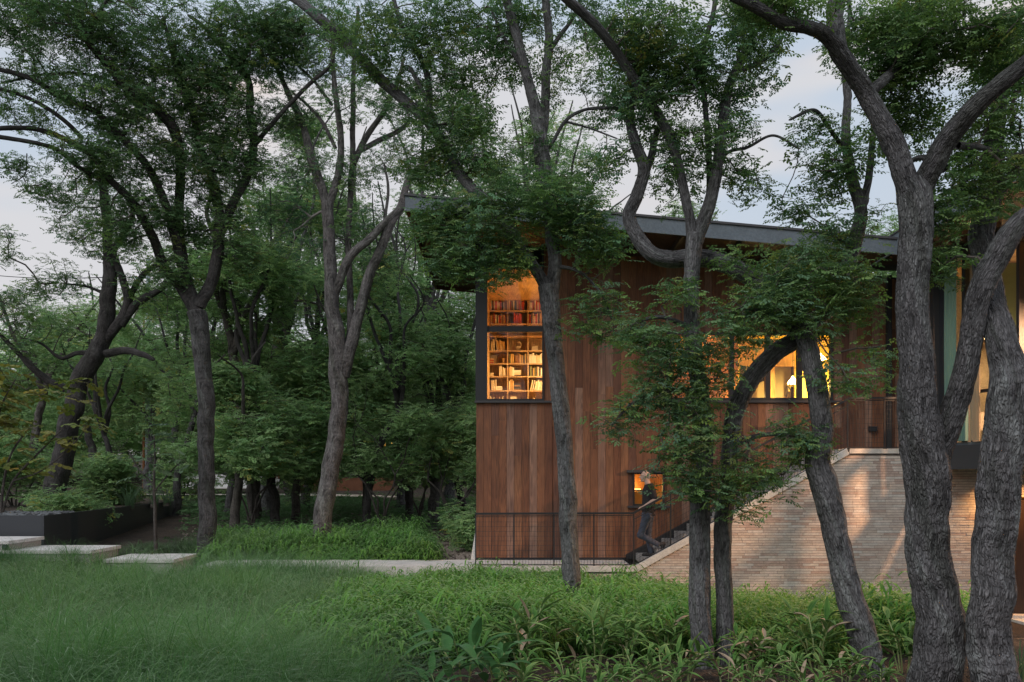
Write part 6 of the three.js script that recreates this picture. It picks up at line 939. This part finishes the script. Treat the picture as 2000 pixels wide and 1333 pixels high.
{
  const z = 43, t = thing('parked_car', 'white parked car half hidden behind the trunks right of the tall dark elm', 'car', [PX(452, z), 1.03, -z], 0.15);
  const paint = mat(0.72, 0.74, 0.76, 0.3), s = new THREE.Shape(); s.moveTo(-2.1, 0.3); s.lineTo(-2.15, 0.7); s.quadraticCurveTo(-2.0, 0.85, -1.2, 0.9); s.quadraticCurveTo(-0.7, 1.38, -0.1, 1.42); s.quadraticCurveTo(0.9, 1.45, 1.5, 0.98); s.lineTo(2.1, 0.92); s.quadraticCurveTo(2.2, 0.6, 2.1, 0.3); s.lineTo(1.72, 0.3); s.absarc(1.35, 0.3, 0.37, 0, Math.PI, false); s.lineTo(-0.93, 0.3); s.absarc(-1.3, 0.3, 0.37, 0, Math.PI, false); s.closePath();
  part('body', new THREE.ExtrudeGeometry(s, { depth: 1.6, bevelEnabled: true, bevelThickness: 0.08, bevelSize: 0.06, bevelSegments: 3 }).translate(0, 0, -0.8), paint, t);
  const g = new THREE.Shape([[-1.05, 0.92], [-0.6, 1.3], [0.1, 1.34], [0.85, 1.3], [1.25, 0.98]].map((q) => new THREE.Vector2(...q))); part('window', new THREE.ExtrudeGeometry(g, { depth: 1.78, bevelEnabled: false }).translate(0, 0, -0.89), M.black, t);
  for (const x of [-1.3, 1.35]) for (const q of [-0.78, 0.78]) { const w = part('wheel', new THREE.TorusGeometry(0.24, 0.1, 12, 24).translate(x, 0.3, q), M.blackMatt, t); part('rim', new THREE.CylinderGeometry(0.2, 0.2, 0.12, 20).rotateX(Math.PI / 2).translate(x, 0.3, q), M.steel, w); }
  for (const q of [-0.6, 0.6]) part('tail_light', box(2.08, 2.2, 0.7, 0.9, q - 0.18, q + 0.18), mat(0.45, 0.03, 0.03, 0.4), t);
}
{
  const z = 47, x = PX(289, z), t = thing('utility_pole', 'slim grey utility pole with an orange stripe behind the black oak', 'utility pole', [x, groundY(x, z), -z]);
  part('pole', new THREE.CylinderGeometry(0.1, 0.16, 12.5, 16).translate(0, 6.2, 0), mat(0.34, 0.4, 0.44, 0.8), t); part('conduit', new THREE.CylinderGeometry(0.06, 0.06, 11, 10).translate(-0.24, 5.5, 0), mat(0.4, 0.16, 0.07, 0.8), t); part('cap', new THREE.CylinderGeometry(0.11, 0.11, 0.06, 16).translate(0, 12.48, 0), M.steel, t);
  const w = thing('power_line', 'thin power line running from the utility pole to the left edge', 'power line', [x, groundY(x, z) + 11.4, -z]);
  for (const k of [0, 0.7]) part('cable', new THREE.TubeGeometry(new THREE.CatmullRomCurve3([V(-0.7 + k, 0.12, 0), V(-6, -0.35, 2), V(-14, 0.2, 5)]), 30, 0.018, 6), M.black, w);
}
// small amber lights hung in the far trees
[[614, 889, 38], [752, 869, 40], [765, 866, 40], [772, 864, 40], [903, 869, 36], [911, 866, 36], [917, 864, 36]].forEach(([p, y, z], i) => { const t = thing('garden_light', i < 1 ? 'single small amber garden light left of the pale grey elm' : i < 4 ? 'small amber light of the string between the pale grey elm and the house' : 'small amber light of the string by the house corner', 'lamp', at(p, y, z).toArray(), 0, i < 1 ? undefined : i < 4 ? 'amber lights right of the pale grey elm' : 'amber lights by the house corner'); part('bulb', new THREE.SphereGeometry(0.045, 12, 8), glow(1, 0.45, 0.06, 4), t); part('cap', new THREE.CylinderGeometry(0.03, 0.035, 0.06, 10).translate(0, 0.065, 0), M.black, t); lamp(at(p, y, z), 1, 0.5, 0.12, 0.6); });

renderer.render(scene, camera);
